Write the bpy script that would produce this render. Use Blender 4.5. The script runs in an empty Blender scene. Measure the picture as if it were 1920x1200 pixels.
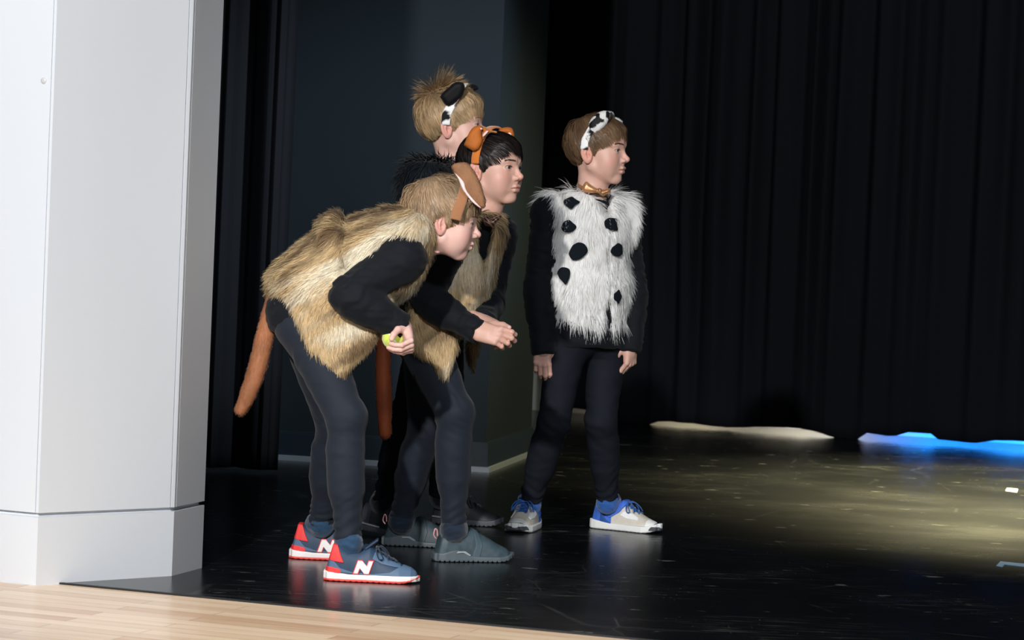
import bpy, math
import numpy as np
from mathutils import Vector, Matrix

# ------------------------------------------------------------------ camera
SC = bpy.context.scene
F_PX = 5333.0
CAM = np.array([0.0, 0.0, 0.97])
ROLL = math.radians(2.42)
PITCH = math.atan(180 * math.cos(ROLL) / F_PX)
_F = np.array([0, math.cos(PITCH), -math.sin(PITCH)])
_U0 = np.array([0, math.sin(PITCH), math.cos(PITCH)])
_R0 = np.array([1.0, 0, 0])
_R = math.cos(ROLL) * _R0 + math.sin(ROLL) * _U0
_U = -math.sin(ROLL) * _R0 + math.cos(ROLL) * _U0

def P(px, py, d):
    """world point seen at a photo position, d metres away along the lens axis"""
    return CAM + d * (_F + (px - 960) / F_PX * _R + (600 - py) / F_PX * _U)

def G(px, py, z=0.0):
    """point of the plane at height z seen at a photo position"""
    v = _F + (px - 960) / F_PX * _R + (600 - py) / F_PX * _U
    return CAM + v * ((z - CAM[2]) / v[2])

def proj(Q):
    q = Q - CAM
    d = q @ _F
    return 960 + F_PX * (q @ _R) / d, 600 - F_PX * (q @ _U) / d, d

cam = bpy.data.cameras.new('camera')
cam.sensor_width = 36; cam.lens = 36 * F_PX / 1920
cam.clip_start = 0.1; cam.clip_end = 100
cam.dof.use_dof = True; cam.dof.focus_distance = 8.2; cam.dof.aperture_fstop = 8.0
camo = bpy.data.objects.new('camera', cam)
SC.collection.objects.link(camo)
camo.matrix_world = Matrix([[_R[0], _U[0], -_F[0], CAM[0]], [_R[1], _U[1], -_F[1], CAM[1]],
                            [_R[2], _U[2], -_F[2], CAM[2]], [0, 0, 0, 1]])
SC.camera = camo

# ------------------------------------------------------------------ exposure, world, lights
SC.view_settings.view_transform = 'Standard'
SC.view_settings.look = 'None'
SC.view_settings.gamma = 1.0
SC.view_settings.use_curve_mapping = False
SC.view_settings.exposure = 0.0
SC.cycles.use_denoising = True
SC.cycles.max_bounces = 6
W = bpy.data.worlds.new('world'); SC.world = W; W.use_nodes = True
W.node_tree.nodes['Background'].inputs[0].default_value = (0.75, 0.87, 1.0, 1)
W.node_tree.nodes['Background'].inputs[1].default_value = 0.07

def light(name, kind, loc, target, energy, color, **kw):
    l = bpy.data.lights.new(name, kind)
    l.energy = energy; l.color = color
    for k, v in kw.items(): setattr(l, k, v)
    o = bpy.data.objects.new(name, l); SC.collection.objects.link(o)
    o.location = loc
    o.rotation_euler = (Vector(target) - Vector(loc)).to_track_quat('-Z', 'Y').to_euler()
    return o
# stage light out in the hall, left of the camera, skimming past the pillar
light('hall_spot', 'SPOT', (-1.60, 0.6, 3.3), (0.2, 8.7, 0.8), 2300, (1.0, 0.97, 0.945),
      spot_size=math.radians(34), spot_blend=0.5, shadow_soft_size=0.09)
# daylight from the hall windows on the left
light('hall_daylight', 'AREA', (-2.6, 2.4, 2.9), (-1.25, 7.1, 0.0), 50, (0.86, 0.93, 1.0),
      shape='RECTANGLE', size=1.6, size_y=1.2)
# second hall light, right of the camera and high
light('hall_spot', 'SPOT', (1.5, 0.2, 3.1), (0.1, 8.8, 0.8), 950, (0.93, 0.96, 1.0),
      spot_size=math.radians(18), spot_blend=0.5, shadow_soft_size=0.25)
# warm stage lamp over the right of the stage
light('stage_lamp_warm', 'SPOT', (2.25, 12.75, 2.8), (2.15, 11.35, 0.0), 2900, (1.0, 0.90, 0.50),
      spot_size=math.radians(62), spot_blend=0.9, shadow_soft_size=0.25)

# added fill from above to brighten the maple floor and pillar foot
light('hall_floor_fill', 'SPOT', (-0.5, 5.5, 4.8), (-0.35, 6.55, 0.0), 430, (1.0, 0.97, 0.93),
      spot_size=math.radians(34), spot_blend=0.8, shadow_soft_size=0.4)
# added cool fill from the right to lift the left of the grey wall
light('wall_fill_cool', 'SPOT', (2.3, 8.3, 3.0), (-1.0, 11.2, 0.9), 950, (0.86, 0.94, 1.0),
      spot_size=math.radians(30), spot_blend=1.0, shadow_soft_size=0.1)
# added warm fill from the right, tints the wall's side face olive
light('corner_fill_warm', 'SPOT', (2.6, 10.3, 3.4), (0.25, 11.5, 0.5), 700, (1.0, 0.84, 0.42),
      spot_size=math.radians(38), spot_blend=0.9, shadow_soft_size=0.2)
# ------------------------------------------------------------------ numeric helpers
f32 = np.float32
rng = np.random.default_rng(7)

def A(*v): return np.array(v, dtype=float)
def nrm(v):
    return v / (np.linalg.norm(v, axis=-1, keepdims=True) + 1e-12)

def _h(ix, iy, iz, s):
    n = (ix * 73856093) ^ (iy * 19349663) ^ (iz * 83492791) ^ (s * 2654435)
    n = n & 0x7fffffff
    n = (n ^ (n >> 13)) * 1274126177 & 0x7fffffff
    return ((n ^ (n >> 16)) & 0xffff) / 65535.0

def noise(Q, sc, seed=0):
    """smooth value noise, -1..1"""
    q = np.asarray(Q) * sc
    i = np.floor(q).astype(np.int64); t = q - i; t = t * t * (3 - 2 * t)
    r = 0
    for a in (0, 1):
        for b in (0, 1):
            for c in (0, 1):
                w = (t[:, 0] if a else 1 - t[:, 0]) * (t[:, 1] if b else 1 - t[:, 1]) * (t[:, 2] if c else 1 - t[:, 2])
                r = r + w * _h(i[:, 0] + a, i[:, 1] + b, i[:, 2] + c, seed)
    return r * 2 - 1

def noise3(Q, sc, seed=0):
    return np.stack([noise(Q, sc, seed), noise(Q, sc, seed + 11), noise(Q, sc, seed + 23)], 1)

# ------------------------------------------------------------------ distance shapes
def sph(Q, c, r): return np.linalg.norm(Q - c, axis=1) - r

def ell(Q, c, r, R=None):
    q = Q - c
    if R is not None: q = q @ R
    r = np.asarray(r, dtype=float)
    k0 = np.linalg.norm(q / r, axis=1); k1 = np.linalg.norm(q / (r * r), axis=1) + 1e-9
    return k0 * (k0 - 1) / k1

def cap(Q, a, b, ra, rb=None, lat=None, s=1.0):
    """tapered capsule; lat / s widen it along one axis"""
    if rb is None: rb = ra
    a = np.asarray(a, float); b = np.asarray(b, float)
    q = Q - a; ab = b - a
    if lat is not None:
        lat = nrm(np.asarray(lat, float)); k = (1 - 1 / s)
        q = q - np.outer(q @ lat, lat) * k
        ab = ab - lat * (ab @ lat) * k
    h = np.clip(q @ ab / (ab @ ab + 1e-12), 0, 1)
    return np.linalg.norm(q - h[:, None] * ab, axis=1) - (ra + (rb - ra) * h)

def chain(Q, pts, rs, k=0.0, **kw):
    d = None
    for i in range(len(pts) - 1):
        e = cap(Q, pts[i], pts[i + 1], rs[i], rs[i + 1], **kw)
        d = e if d is None else (smin(d, e, k) if k else np.minimum(d, e))
    return d

def smin(a, b, k):
    h = np.maximum(k - np.abs(a - b), 0) / k
    return np.minimum(a, b) - h * h * k * 0.25
def smax(a, b, k): return -smin(-a, -b, k)

def box(Q, c, hs, r=0.0, R=None):
    q = Q - c
    if R is not None: q = q @ R
    q = np.abs(q) - (np.asarray(hs) - r)
    return np.linalg.norm(np.maximum(q, 0), axis=1) + np.minimum(q.max(1), 0) - r

def poly2(u, v, pts):
    """signed distance to a 2D outline, negative inside"""
    p = np.asarray(pts, float); d = np.full(u.shape, 1e18); s = np.ones(u.shape)
    n = len(p); j = n - 1
    for i in range(n):
        ex, ey = p[j] - p[i]
        wx = u - p[i, 0]; wy = v - p[i, 1]
        t = np.clip((wx * ex + wy * ey) / (ex * ex + ey * ey + 1e-18), 0, 1)
        bx = wx - ex * t; by = wy - ey * t
        d = np.minimum(d, bx * bx + by * by)
        c1 = v >= p[i, 1]; c2 = v < p[j, 1]; c3 = ex * wy > ey * wx
        flip = (c1 & c2 & c3) | (~c1 & ~c2 & ~c3)
        s = np.where(flip, -s, s)
        j = i
    return s * np.sqrt(d)

def smooth_poly(pts, n=4):
    """Catmull-Rom closed outline"""
    p = np.asarray(pts, float); m = len(p); out = []
    for i in range(m):
        p0, p1, p2, p3 = p[i - 1], p[i], p[(i + 1) % m], p[(i + 2) % m]
        for k in range(n):
            t = k / n
            out.append(0.5 * ((2 * p1) + (-p0 + p2) * t + (2 * p0 - 5 * p1 + 4 * p2 - p3) * t * t + (-p0 + 3 * p1 - 3 * p2 + p3) * t ** 3))
    return np.array(out)

def spline(pts, n=8):
    p = np.asarray(pts, float); p = np.vstack([2 * p[0] - p[1], p, 2 * p[-1] - p[-2]]); out = []
    for i in range(1, len(p) - 2):
        for k in range(n):
            t = k / n; p0, p1, p2, p3 = p[i - 1:i + 3]
            out.append(0.5 * ((2 * p1) + (-p0 + p2) * t + (2 * p0 - 5 * p1 + 4 * p2 - p3) * t * t + (-p0 + 3 * p1 - 3 * p2 + p3) * t ** 3))
    out.append(p[-2]); return np.array(out)

def pillow(Q, poly, d0, Wd, Rr, tilt=(0, 0), c0=None):
    """inflated garment panel: outline seen from the hall, real depth Wd each side of depth d0"""
    px, py, d = proj(Q)
    s = F_PX / d0
    q = -poly2(px, py, poly) / s
    h = np.sqrt(np.maximum(1 - (1 - np.clip(q / Rr, 0, 1)) ** 2, 0))
    dd = d - d0
    if c0 is not None: dd = dd - tilt[0] * (px - c0[0]) / s - tilt[1] * (py - c0[1]) / s
    return smax(-q, np.abs(dd) - Wd * h, 0.004)

# ------------------------------------------------------------------ surface nets
def nets(f, lo, hi, h, coarse=6):
    """mesh the zero set of f inside the box lo..hi, cell h"""
    lo = np.asarray(lo, float); hi = np.asarray(hi, float)
    nb = np.maximum(np.ceil((hi - lo) / (h * coarse)).astype(int), 1)
    n = nb * coarse + 1
    D = np.full(n, 1.0, dtype=f32)
    cc = np.stack(np.meshgrid(*[lo[i] + (np.arange(nb[i]) + .5) * h * coarse for i in range(3)], indexing='ij'), -1).reshape(-1, 3)
    dc = f(cc)
    act = (np.abs(dc) < h * coarse * 1.75).reshape(nb)
    D[:-1, :-1, :-1] = np.repeat(np.repeat(np.repeat(np.where(dc < 0, -1., 1.).reshape(nb).astype(f32), coarse, 0), coarse, 1), coarse, 2)
    m = np.zeros(n, bool)
    m[:-1, :-1, :-1] = np.repeat(np.repeat(np.repeat(act, coarse, 0), coarse, 1), coarse, 2)
    m2 = m.copy()
    for ax in range(3):
        sl = [slice(None)] * 3; sr = [slice(None)] * 3
        sl[ax] = slice(1, None); sr[ax] = slice(None, -1)
        m2[tuple(sl)] |= m2[tuple(sr)]
    idx = np.argwhere(m2)
    for a in range(0, len(idx), 400000):
        ii = idx[a:a + 400000]
        D[ii[:, 0], ii[:, 1], ii[:, 2]] = f(lo + ii * h)
    D[0] = D[-1] = 1; D[:, 0] = D[:, -1] = 1; D[:, :, 0] = D[:, :, -1] = 1
    S = D < 0
    C = np.zeros(n - 1, np.int8)
    for a in (0, 1):
        for b in (0, 1):
            for c in (0, 1):
                C += S[a:n[0] - 1 + a, b:n[1] - 1 + b, c:n[2] - 1 + c]
    cells = np.argwhere((C > 0) & (C < 8))
    if len(cells) == 0: raise RuntimeError('empty surface')
    vid = np.full(n - 1, -1, np.int64); vid[cells[:, 0], cells[:, 1], cells[:, 2]] = np.arange(len(cells))
    acc = np.zeros((len(cells), 3)); cnt = np.zeros(len(cells))
    cor = [(a, b, c) for a in (0, 1) for b in (0, 1) for c in (0, 1)]
    val = {o: D[cells[:, 0] + o[0], cells[:, 1] + o[1], cells[:, 2] + o[2]] for o in cor}
    for o in cor:
        for ax in range(3):
            if o[ax]: continue
            p = list(o); p[ax] = 1; p = tuple(p)
            a, b = val[o], val[p]
            x = (a < 0) != (b < 0)
            t = np.where(x, a / np.where(a == b, 1, a - b), 0)
            q = np.tile(np.array(o, float), (len(cells), 1)); q[:, ax] = t
            acc[x] += q[x]; cnt[x] += 1
    V = lo + (cells + acc / cnt[:, None]) * h
    quads = []
    for ax in range(3):
        o1, o2 = [(1, 2), (2, 0), (0, 1)][ax]
        sl = [slice(1, n[i] - 1) for i in range(3)]; sl[ax] = slice(0, n[ax] - 1)
        sh = list(sl); sh[ax] = slice(1, n[ax])
        a = S[tuple(sl)]; b = S[tuple(sh)]
        e = np.argwhere(a != b)
        off = np.array([1, 1, 1]); off[ax] = 0
        e = e + off
        inside = S[e[:, 0], e[:, 1], e[:, 2]]
        u = np.zeros(3, int); u[o1] = 1; w = np.zeros(3, int); w[o2] = 1
        g = lambda k: vid[k[:, 0], k[:, 1], k[:, 2]]
        q = np.stack([g(e - u - w), g(e - w), g(e), g(e - u)], 1)
        q[~inside] = q[~inside][:, ::-1]
        quads.append(q)
    Fq = np.vstack(quads); Fq = Fq[(Fq >= 0).all(1)]
    return V, Fq

def keep_big(V, Fq):
    """only the largest connected piece"""
    lab = np.arange(len(V))
    while True:
        m = lab[Fq].min(1); new = lab.copy()
        for k in range(Fq.shape[1]): np.minimum.at(new, Fq[:, k], m)
        if (new == lab).all(): break
        lab = new
    u, c = np.unique(lab, return_counts=True); ok = lab == u[c.argmax()]
    ix = np.cumsum(ok) - 1
    return V[ok], ix[Fq[ok[Fq[:, 0]]]]

def vnormals(V, Fq):
    a = V[Fq[:, 2]] - V[Fq[:, 0]]; b = V[Fq[:, 3 % Fq.shape[1]]] - V[Fq[:, 1]]
    n = np.cross(a, b); N = np.zeros_like(V)
    for k in range(Fq.shape[1]): np.add.at(N, Fq[:, k], n)
    return nrm(N)

# ------------------------------------------------------------------ objects
COL = SC.collection
def empty(name, label, cat, loc, group=None):
    o = bpy.data.objects.new(name, None); COL.objects.link(o)
    o.location = loc; o['label'] = label; o['category'] = cat
    if group: o['group'] = group
    o.empty_display_size = 0.1
    return o

def base_of(o):
    b = np.zeros(3)
    while o is not None:
        b = b + np.array(o.location); o = o.parent
    return b

def mk(name, V, Fs, mat, parent=None, cols=None, normals=None, smooth=True, label=None, cat=None, group=None, kind=None, uv=None):
    """Fs: one array or a list of arrays of faces; vertices in world space"""
    if not isinstance(Fs, list): Fs = [Fs]
    Fs = [np.asarray(q, dtype=np.int64) for q in Fs if len(q)]
    V = np.asarray(V, float)
    o_b = base_of(parent)
    me = bpy.data.meshes.new(name)
    nl = sum(q.size for q in Fs); npo = sum(len(q) for q in Fs)
    me.vertices.add(len(V)); me.vertices.foreach_set('co', (V - o_b).astype(f32).ravel())
    me.loops.add(nl); me.loops.foreach_set('vertex_index', np.concatenate([q.ravel() for q in Fs]).astype(np.int32))
    me.polygons.add(npo)
    tot = np.concatenate([np.full(len(q), q.shape[1]) for q in Fs])
    me.polygons.foreach_set('loop_start', np.concatenate([[0], np.cumsum(tot)[:-1]]).astype(np.int32))
    me.update(calc_edges=True)
    me.polygons.foreach_set('use_smooth', np.full(npo, smooth))
    if cols is not None:
        ca = me.color_attributes.new('Col', 'FLOAT_COLOR', 'POINT')
        c = np.ones((len(V), 4), f32); c[:, :3] = cols
        ca.data.foreach_set('color', c.ravel())
    if normals is not None:
        me.normals_split_custom_set_from_vertices(np.ascontiguousarray(normals, dtype=f32))
    if isinstance(mat, (list, tuple)):
        for m in mat: me.materials.append(m)
    else: me.materials.append(mat)
    o = bpy.data.objects.new(name, me); COL.objects.link(o)
    if parent is not None: o.parent = parent
    if label: o['label'] = label
    if cat: o['category'] = cat
    if group: o['group'] = group
    if kind: o['kind'] = kind
    return o

def join(parts):
    """[(V,F)] -> V, F with equal face size"""
    Vs, Fs, n = [], [], 0
    for V, F_ in parts:
        Vs.append(V); Fs.append(np.asarray(F_) + n); n += len(V)
    return np.vstack(Vs), np.vstack(Fs)

def sweep(path, sec, side=None, closed=False, scale=None):
    """path (n,3), sec (m,2) section outline; side: a vector (or one per point) kept along the section's first axis"""
    path = np.asarray(path, float); n = len(path); m = len(sec)
    T = nrm(np.gradient(path, axis=0))
    if closed: T = nrm(np.roll(path, -1, 0) - np.roll(path, 1, 0))
    if side is None: side = A(0.3, 0.2, 1)
    side = np.asarray(side, float)
    if side.ndim == 1: side = np.tile(side, (n, 1))
    X = nrm(side - (side * T).sum(1, keepdims=True) * T); Y = np.cross(T, X)
    sec = np.asarray(sec, float)
    sc_ = np.ones((n, 2)) if scale is None else np.asarray(scale, float)
    if sc_.ndim == 1: sc_ = np.stack([sc_, sc_], 1)
    V = path[:, None] + X[:, None] * (sec[None, :, 0:1] * sc_[:, None, 0:1]) + Y[:, None] * (sec[None, :, 1:2] * sc_[:, None, 1:2])
    V = V.reshape(-1, 3); q = []
    for i in range(n if closed else n - 1):
        a = (np.arange(m)) + i * m; b = np.arange(m) + ((i + 1) % n) * m
        q.append(np.stack([a, np.roll(a, -1), np.roll(b, -1), b], 1))
    q = np.vstack(q)
    if not closed:
        V = np.vstack([V, path[0], path[-1]]); c0, c1 = n * m, n * m + 1
        a = np.arange(m)
        q = np.vstack([q, np.stack([np.full(m, c0), np.roll(a, -1), a, a], 1), np.stack([np.full(m, c1), a + (n - 1) * m, np.roll(a, -1) + (n - 1) * m, np.roll(a, -1) + (n - 1) * m], 1)])
    return V, q

def fixtri(F_):
    """split quads whose last two indices repeat into real triangles"""
    t = F_[:, 2] == F_[:, 3]
    return [F_[~t], F_[t][:, :3]]

def circ(r, n=8, ry=None):
    t = np.linspace(0, 2 * math.pi, n, endpoint=False)
    return np.stack([r * np.cos(t), (ry or r) * np.sin(t)], 1)

def boxmesh(lo, hi):
    x0, y0, z0 = lo; x1, y1, z1 = hi
    V = A([x0, y0, z0], [x1, y0, z0], [x1, y1, z0], [x0, y1, z0], [x0, y0, z1], [x1, y0, z1], [x1, y1, z1], [x0, y1, z1])
    Fq = np.array([[3, 2, 1, 0], [4, 5, 6, 7], [0, 1, 5, 4], [1, 2, 6, 5], [2, 3, 7, 6], [3, 0, 4, 7]])
    return V, Fq

def sample(V, Fq, n, seed=1, keep=None):
    """random points on a mesh with normals"""
    r = np.random.default_rng(seed)
    T = np.vstack([Fq[:, [0, 1, 2]], Fq[:, [0, 2, 3]]]) if Fq.shape[1] == 4 else Fq
    cr = np.cross(V[T[:, 1]] - V[T[:, 0]], V[T[:, 2]] - V[T[:, 0]]); ar = np.linalg.norm(cr, axis=1)
    if keep is not None: ar = ar * keep(V[T].mean(1), nrm(cr))
    t = r.choice(len(T), n, p=ar / ar.sum())
    a, b = r.random(n), r.random(n); f = a + b > 1; a[f] = 1 - a[f]; b[f] = 1 - b[f]
    N = vnormals(V, Fq); c = (1 - a - b)
    w = lambda X: X[T[t, 0]] * c[:, None] + X[T[t, 1]] * a[:, None] + X[T[t, 2]] * b[:, None]
    return w(V), nrm(w(N))

def strands(paths, widths, nref, jit, cols, seed=3, nblend=0.65):
    """paths (N,S,3), widths (S,), nref (N,S,3) surface normals, cols (N,3) or (N,S,3) -> ribbons"""
    r = np.random.default_rng(seed)
    N, S, _ = paths.shape
    T = nrm(np.gradient(paths, axis=1))
    X = nrm(np.cross(T, nref)); Z = nrm(np.cross(X, T))
    a = r.normal(0, jit, (N, 1, 1)); a = np.clip(a, -1.1, 1.1)
    X2 = X * np.cos(a) + Z * np.sin(a); Nf = nrm(np.cross(X2, T))
    wv = (widths[None, :] * r.uniform(0.7, 1.3, (N, 1)))[..., None] * 0.5
    L = paths - X2 * wv; Rr = paths + X2 * wv
    V = np.stack([L, Rr], 2).reshape(-1, 3)
    nn = nrm(nref * nblend + Nf * (1 - nblend)); nn = np.stack([nn, nn], 2).reshape(-1, 3)
    base = (np.arange(N) * S * 2)[:, None] + (np.arange(S - 1) * 2)[None]
    q = np.stack([base, base + 1, base + 3, base + 2], -1).reshape(-1, 4)
    cols = np.asarray(cols)
    if cols.ndim == 2: cols = np.repeat(cols[:, None], S, 1)
    cc = np.stack([cols, cols], 2).reshape(-1, 3)
    # orientation so that faces look outward
    v0 = V[q[:, 1]] - V[q[:, 0]]; v1 = V[q[:, 3]] - V[q[:, 0]]
    ng = np.cross(v0, v1); flip = (ng * nn[q[:, 0]]).sum(1) < 0
    q[flip] = q[flip][:, ::-1]
    return V, q, cc, nn

def fur_paths(Pt, N, flow, length, S=5, lift=0.5, wob=0.25, clump=35.0, seed=5, grav=0.0):
    """strands leave along the normal and bend into the flow direction"""
    r = np.random.default_rng(seed)
    n = len(Pt); L = length * r.uniform(0.6, 1.15, n)
    dt = (flow * N).sum(1, keepdims=True)
    fl = nrm(flow - dt * N * np.where(dt < 0, 1.0, .7))
    w = noise3(Pt, clump, seed) * wob + r.normal(0, wob * 0.35, (n, 3))
    out = [Pt]; p = Pt.copy()
    for s in range(1, S):
        t = s / (S - 1)
        d = nrm(N * lift * (1 - 0.75 * t) + fl * (0.6 + 0.6 * t) + w * (0.4 + t) + A(0, 0, -1) * grav * t)
        p = p + d * (L / (S - 1))[:, None]; out.append(p)
    return np.stack(out, 1)

def merge_fur(V, Fq, c, N, sv, sq, sc_, sn):
    return np.vstack([V, sv]), np.vstack([Fq, sq + len(V)]), np.vstack([c, sc_]), np.vstack([N, sn])

def srgb(*c):
    c = np.array(c, float) / 255.0
    return np.where(c <= 0.04045, c / 12.92, ((c + 0.055) / 1.055) ** 2.4)

# ------------------------------------------------------------------ materials
def mat(name, col=None, rough=0.6, attr=False, metal=0.0, sheen=0.0, sss=0.0, spec=0.5, coat=0.0, sheen_col=(1, 1, 1)):
    m = bpy.data.materials.new(name); m.use_nodes = True
    b = m.node_tree.nodes['Principled BSDF']
    if col is not None: b.inputs['Base Color'].default_value = (*col, 1)
    b.inputs['Roughness'].default_value = rough
    b.inputs['Metallic'].default_value = metal
    b.inputs['Specular IOR Level'].default_value = spec
    b.inputs['Sheen Weight'].default_value = sheen
    b.inputs['Sheen Tint'].default_value = (*sheen_col, 1)
    b.inputs['Coat Weight'].default_value = coat
    if sss:
        b.inputs['Subsurface Weight'].default_value = sss
        b.inputs['Subsurface Radius'].default_value = (1.0, 0.35, 0.2)
        b.inputs['Subsurface Scale'].default_value = 0.006
    if attr:
        a = m.node_tree.nodes.new('ShaderNodeAttribute'); a.attribute_name = 'Col'
        m.node_tree.links.new(a.outputs['Color'], b.inputs['Base Color'])
    return m

def bump(m, scale, strength, dist=0.002, detail=3, stretch=(1, 1, 1), kind='NOISE'):
    nt = m.node_tree; b = nt.nodes['Principled BSDF']
    tc = nt.nodes.new('ShaderNodeTexCoord'); mp = nt.nodes.new('ShaderNodeMapping'); mp.inputs['Scale'].default_value = stretch
    tx = nt.nodes.new('ShaderNodeTexNoise'); tx.inputs['Scale'].default_value = scale; tx.inputs['Detail'].default_value = detail
    bp = nt.nodes.new('ShaderNodeBump'); bp.inputs['Strength'].default_value = strength; bp.inputs['Distance'].default_value = dist
    nt.links.new(tc.outputs['Object'], mp.inputs['Vector']); nt.links.new(mp.outputs['Vector'], tx.inputs['Vector'])
    nt.links.new(tx.outputs['Fac'], bp.inputs['Height']); nt.links.new(bp.outputs['Normal'], b.inputs['Normal'])
    return m

SKIN = mat('skin', attr=True, rough=0.48, sss=0.25, spec=0.4); bump(SKIN, 400, 0.08, 0.001)
EYEM = mat('eye', attr=True, rough=0.08, spec=0.6, coat=0.5)
def thin(m, w):
    nt = m.node_tree; b = nt.nodes['Principled BSDF']; o = [n for n in nt.nodes if n.type == 'OUTPUT_MATERIAL'][0]
    t = nt.nodes.new('ShaderNodeBsdfTranslucent'); x = nt.nodes.new('ShaderNodeMixShader'); x.inputs[0].default_value = w
    a = [n for n in nt.nodes if n.type == 'ATTRIBUTE'][0]
    nt.links.new(a.outputs['Color'], t.inputs['Color']); nt.links.new(b.outputs[0], x.inputs[1]); nt.links.new(t.outputs[0], x.inputs[2]); nt.links.new(x.outputs[0], o.inputs['Surface'])
    return m
HAIRM = thin(mat('hair', attr=True, rough=0.42, spec=0.5), .35)
FURM = thin(mat('fur', attr=True, rough=0.6, spec=0.25, sheen=0.1), .3)
PLUSH = mat('plush', attr=True, rough=0.85, sheen=0.4, spec=0.2); bump(PLUSH, 500, 0.4, 0.002)
KNIT = mat('black_knit', srgb(12, 16, 23), rough=0.8, sheen=0.05, spec=0.2); bump(KNIT, 24, 0.3, 0.005, 2, (0.8, 0.8, 1.6))
LEGG = mat('leggings_cloth', srgb(26, 33, 44), rough=0.75, sheen=0.08, spec=0.25); bump(LEGG, 26, 0.22, 0.004, 2, (0.8, 0.8, 1.8))
SOCK = mat('sock_cloth', attr=True, rough=0.9, sheen=0.3, spec=0.1); bump(SOCK, 70, 0.4, 0.003, 2, (0.8, 0.8, 2.0))
SHOE = mat('shoe', attr=True, rough=0.55, spec=0.4); bump(SHOE, 600, 0.15, 0.001)
RUBBER = mat('rubber', attr=True, rough=0.5, spec=0.4)
SATIN = mat('satin', attr=True, rough=0.32, metal=0.35, spec=0.6, sheen=0.2)
FELT = mat('felt', srgb(20, 26, 32), rough=0.95, spec=0.1)
# ------------------------------------------------------------------ the setting
def nodes_mix_scuff(m, base, scuff_col, rough=0.3):
    nt = m.node_tree; b = nt.nodes['Principled BSDF']; L = nt.links.new
    tc = nt.nodes.new('ShaderNodeTexCoord')
    def ns(scale, stretch, rot, detail=4, kind='n'):
        mp = nt.nodes.new('ShaderNodeMapping'); mp.inputs['Scale'].default_value = stretch; mp.inputs['Rotation'].default_value = (0, 0, rot)
        L(tc.outputs['Object'], mp.inputs['Vector'])
        if kind == 'n':
            t = nt.nodes.new('ShaderNodeTexNoise'); t.inputs['Detail'].default_value = detail
        else:
            t = nt.nodes.new('ShaderNodeTexVoronoi'); t.feature = 'DISTANCE_TO_EDGE' if kind == 'e' else 'F1'
        t.inputs['Scale'].default_value = scale; L(mp.outputs['Vector'], t.inputs['Vector'])
        return t.outputs['Fac'] if kind == 'n' else t.outputs['Distance']
    def ramp(x, a, c, lo=0.0, hi=1.0):
        r = nt.nodes.new('ShaderNodeMapRange'); r.inputs['From Min'].default_value = a; r.inputs['From Max'].default_value = c
        r.inputs['To Min'].default_value = lo; r.inputs['To Max'].default_value = hi; L(x, r.inputs['Value']); return r.outputs['Result']
    def mth(op, a, c):
        r = nt.nodes.new('ShaderNodeMath'); r.operation = op
        for i, v in enumerate((a, c)):
            if isinstance(v, (int, float)): r.inputs[i].default_value = v
            else: L(v, r.inputs[i])
        return r.outputs[0]
    streaks = ramp(ns(6, (1, 14, 1), .06), .56, .80)
    streak2 = ramp(ns(9, (16, 1, 1), .5), .66, .82)
    cloud = ramp(ns(1.6, (1, 1.6, 1), .2), .42, .72)
    dust = ramp(ns(26, (1, 1, 1), 0, 2, 'v'), .070, .035)
    fine = ramp(ns(70, (1, 1, 1), 0, 2, 'v'), .10, .04)
    spots = ramp(ns(8, (1, 2, 1), .3, 6), .66, .74)
    s = mth('ADD', mth('MULTIPLY', mth('ADD', mth('MULTIPLY', streaks, .4), mth('MULTIPLY', streak2, .2)), cloud), mth('MULTIPLY', mth('MULTIPLY', dust, cloud), .9))
    s = mth('ADD', s, mth('MULTIPLY', spots, .5)); s = mth('ADD', s, mth('MULTIPLY', mth('MULTIPLY', fine, cloud), .35))
    mk_ = ramp(ns(1.9, (1, 1, 1), .7, 2), .52, .62)
    scr = mth('MULTIPLY', ramp(ns(2.6, (1, .7, 1), .4, 2, 'e'), .0075, .002), mk_)
    scr2 = mth('MULTIPLY', ramp(ns(5.5, (.25, 1, 1), .9, 2, 'e'), .010, .003), ramp(ns(2.7, (1, 1, 1), .1, 2), .56, .64))
    s = mth('ADD', s, mth('ADD', mth('MULTIPLY', scr, .10), mth('MULTIPLY', scr2, .10)))
    s = mth('MINIMUM', s, 1.0)
    mx = nt.nodes.new('ShaderNodeMix'); mx.data_type = 'RGBA'
    mx.inputs[6].default_value = (*base, 1); mx.inputs[7].default_value = (*scuff_col, 1)
    s = mth('MULTIPLY', s, 1.0); L(s, mx.inputs[0]); L(mx.outputs[2], b.inputs['Base Color'])
    L(ramp(mth('ADD', mth('MULTIPLY', cloud, .22), mth('MULTIPLY', s, .6)), 0, 1, rough, rough + .20), b.inputs['Roughness'])
    bp = nt.nodes.new('ShaderNodeBump'); bp.inputs['Strength'].default_value = .12; bp.inputs['Distance'].default_value = .002
    L(ns(20, (1, 6, 1), .1), bp.inputs['Height']); L(bp.outputs['Normal'], b.inputs['Normal'])

STAGE = mat('stage_floor_black', rough=0.3, spec=0.5)
nodes_mix_scuff(STAGE, srgb(8, 10, 13), srgb(160, 162, 152), 0.24)

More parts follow.
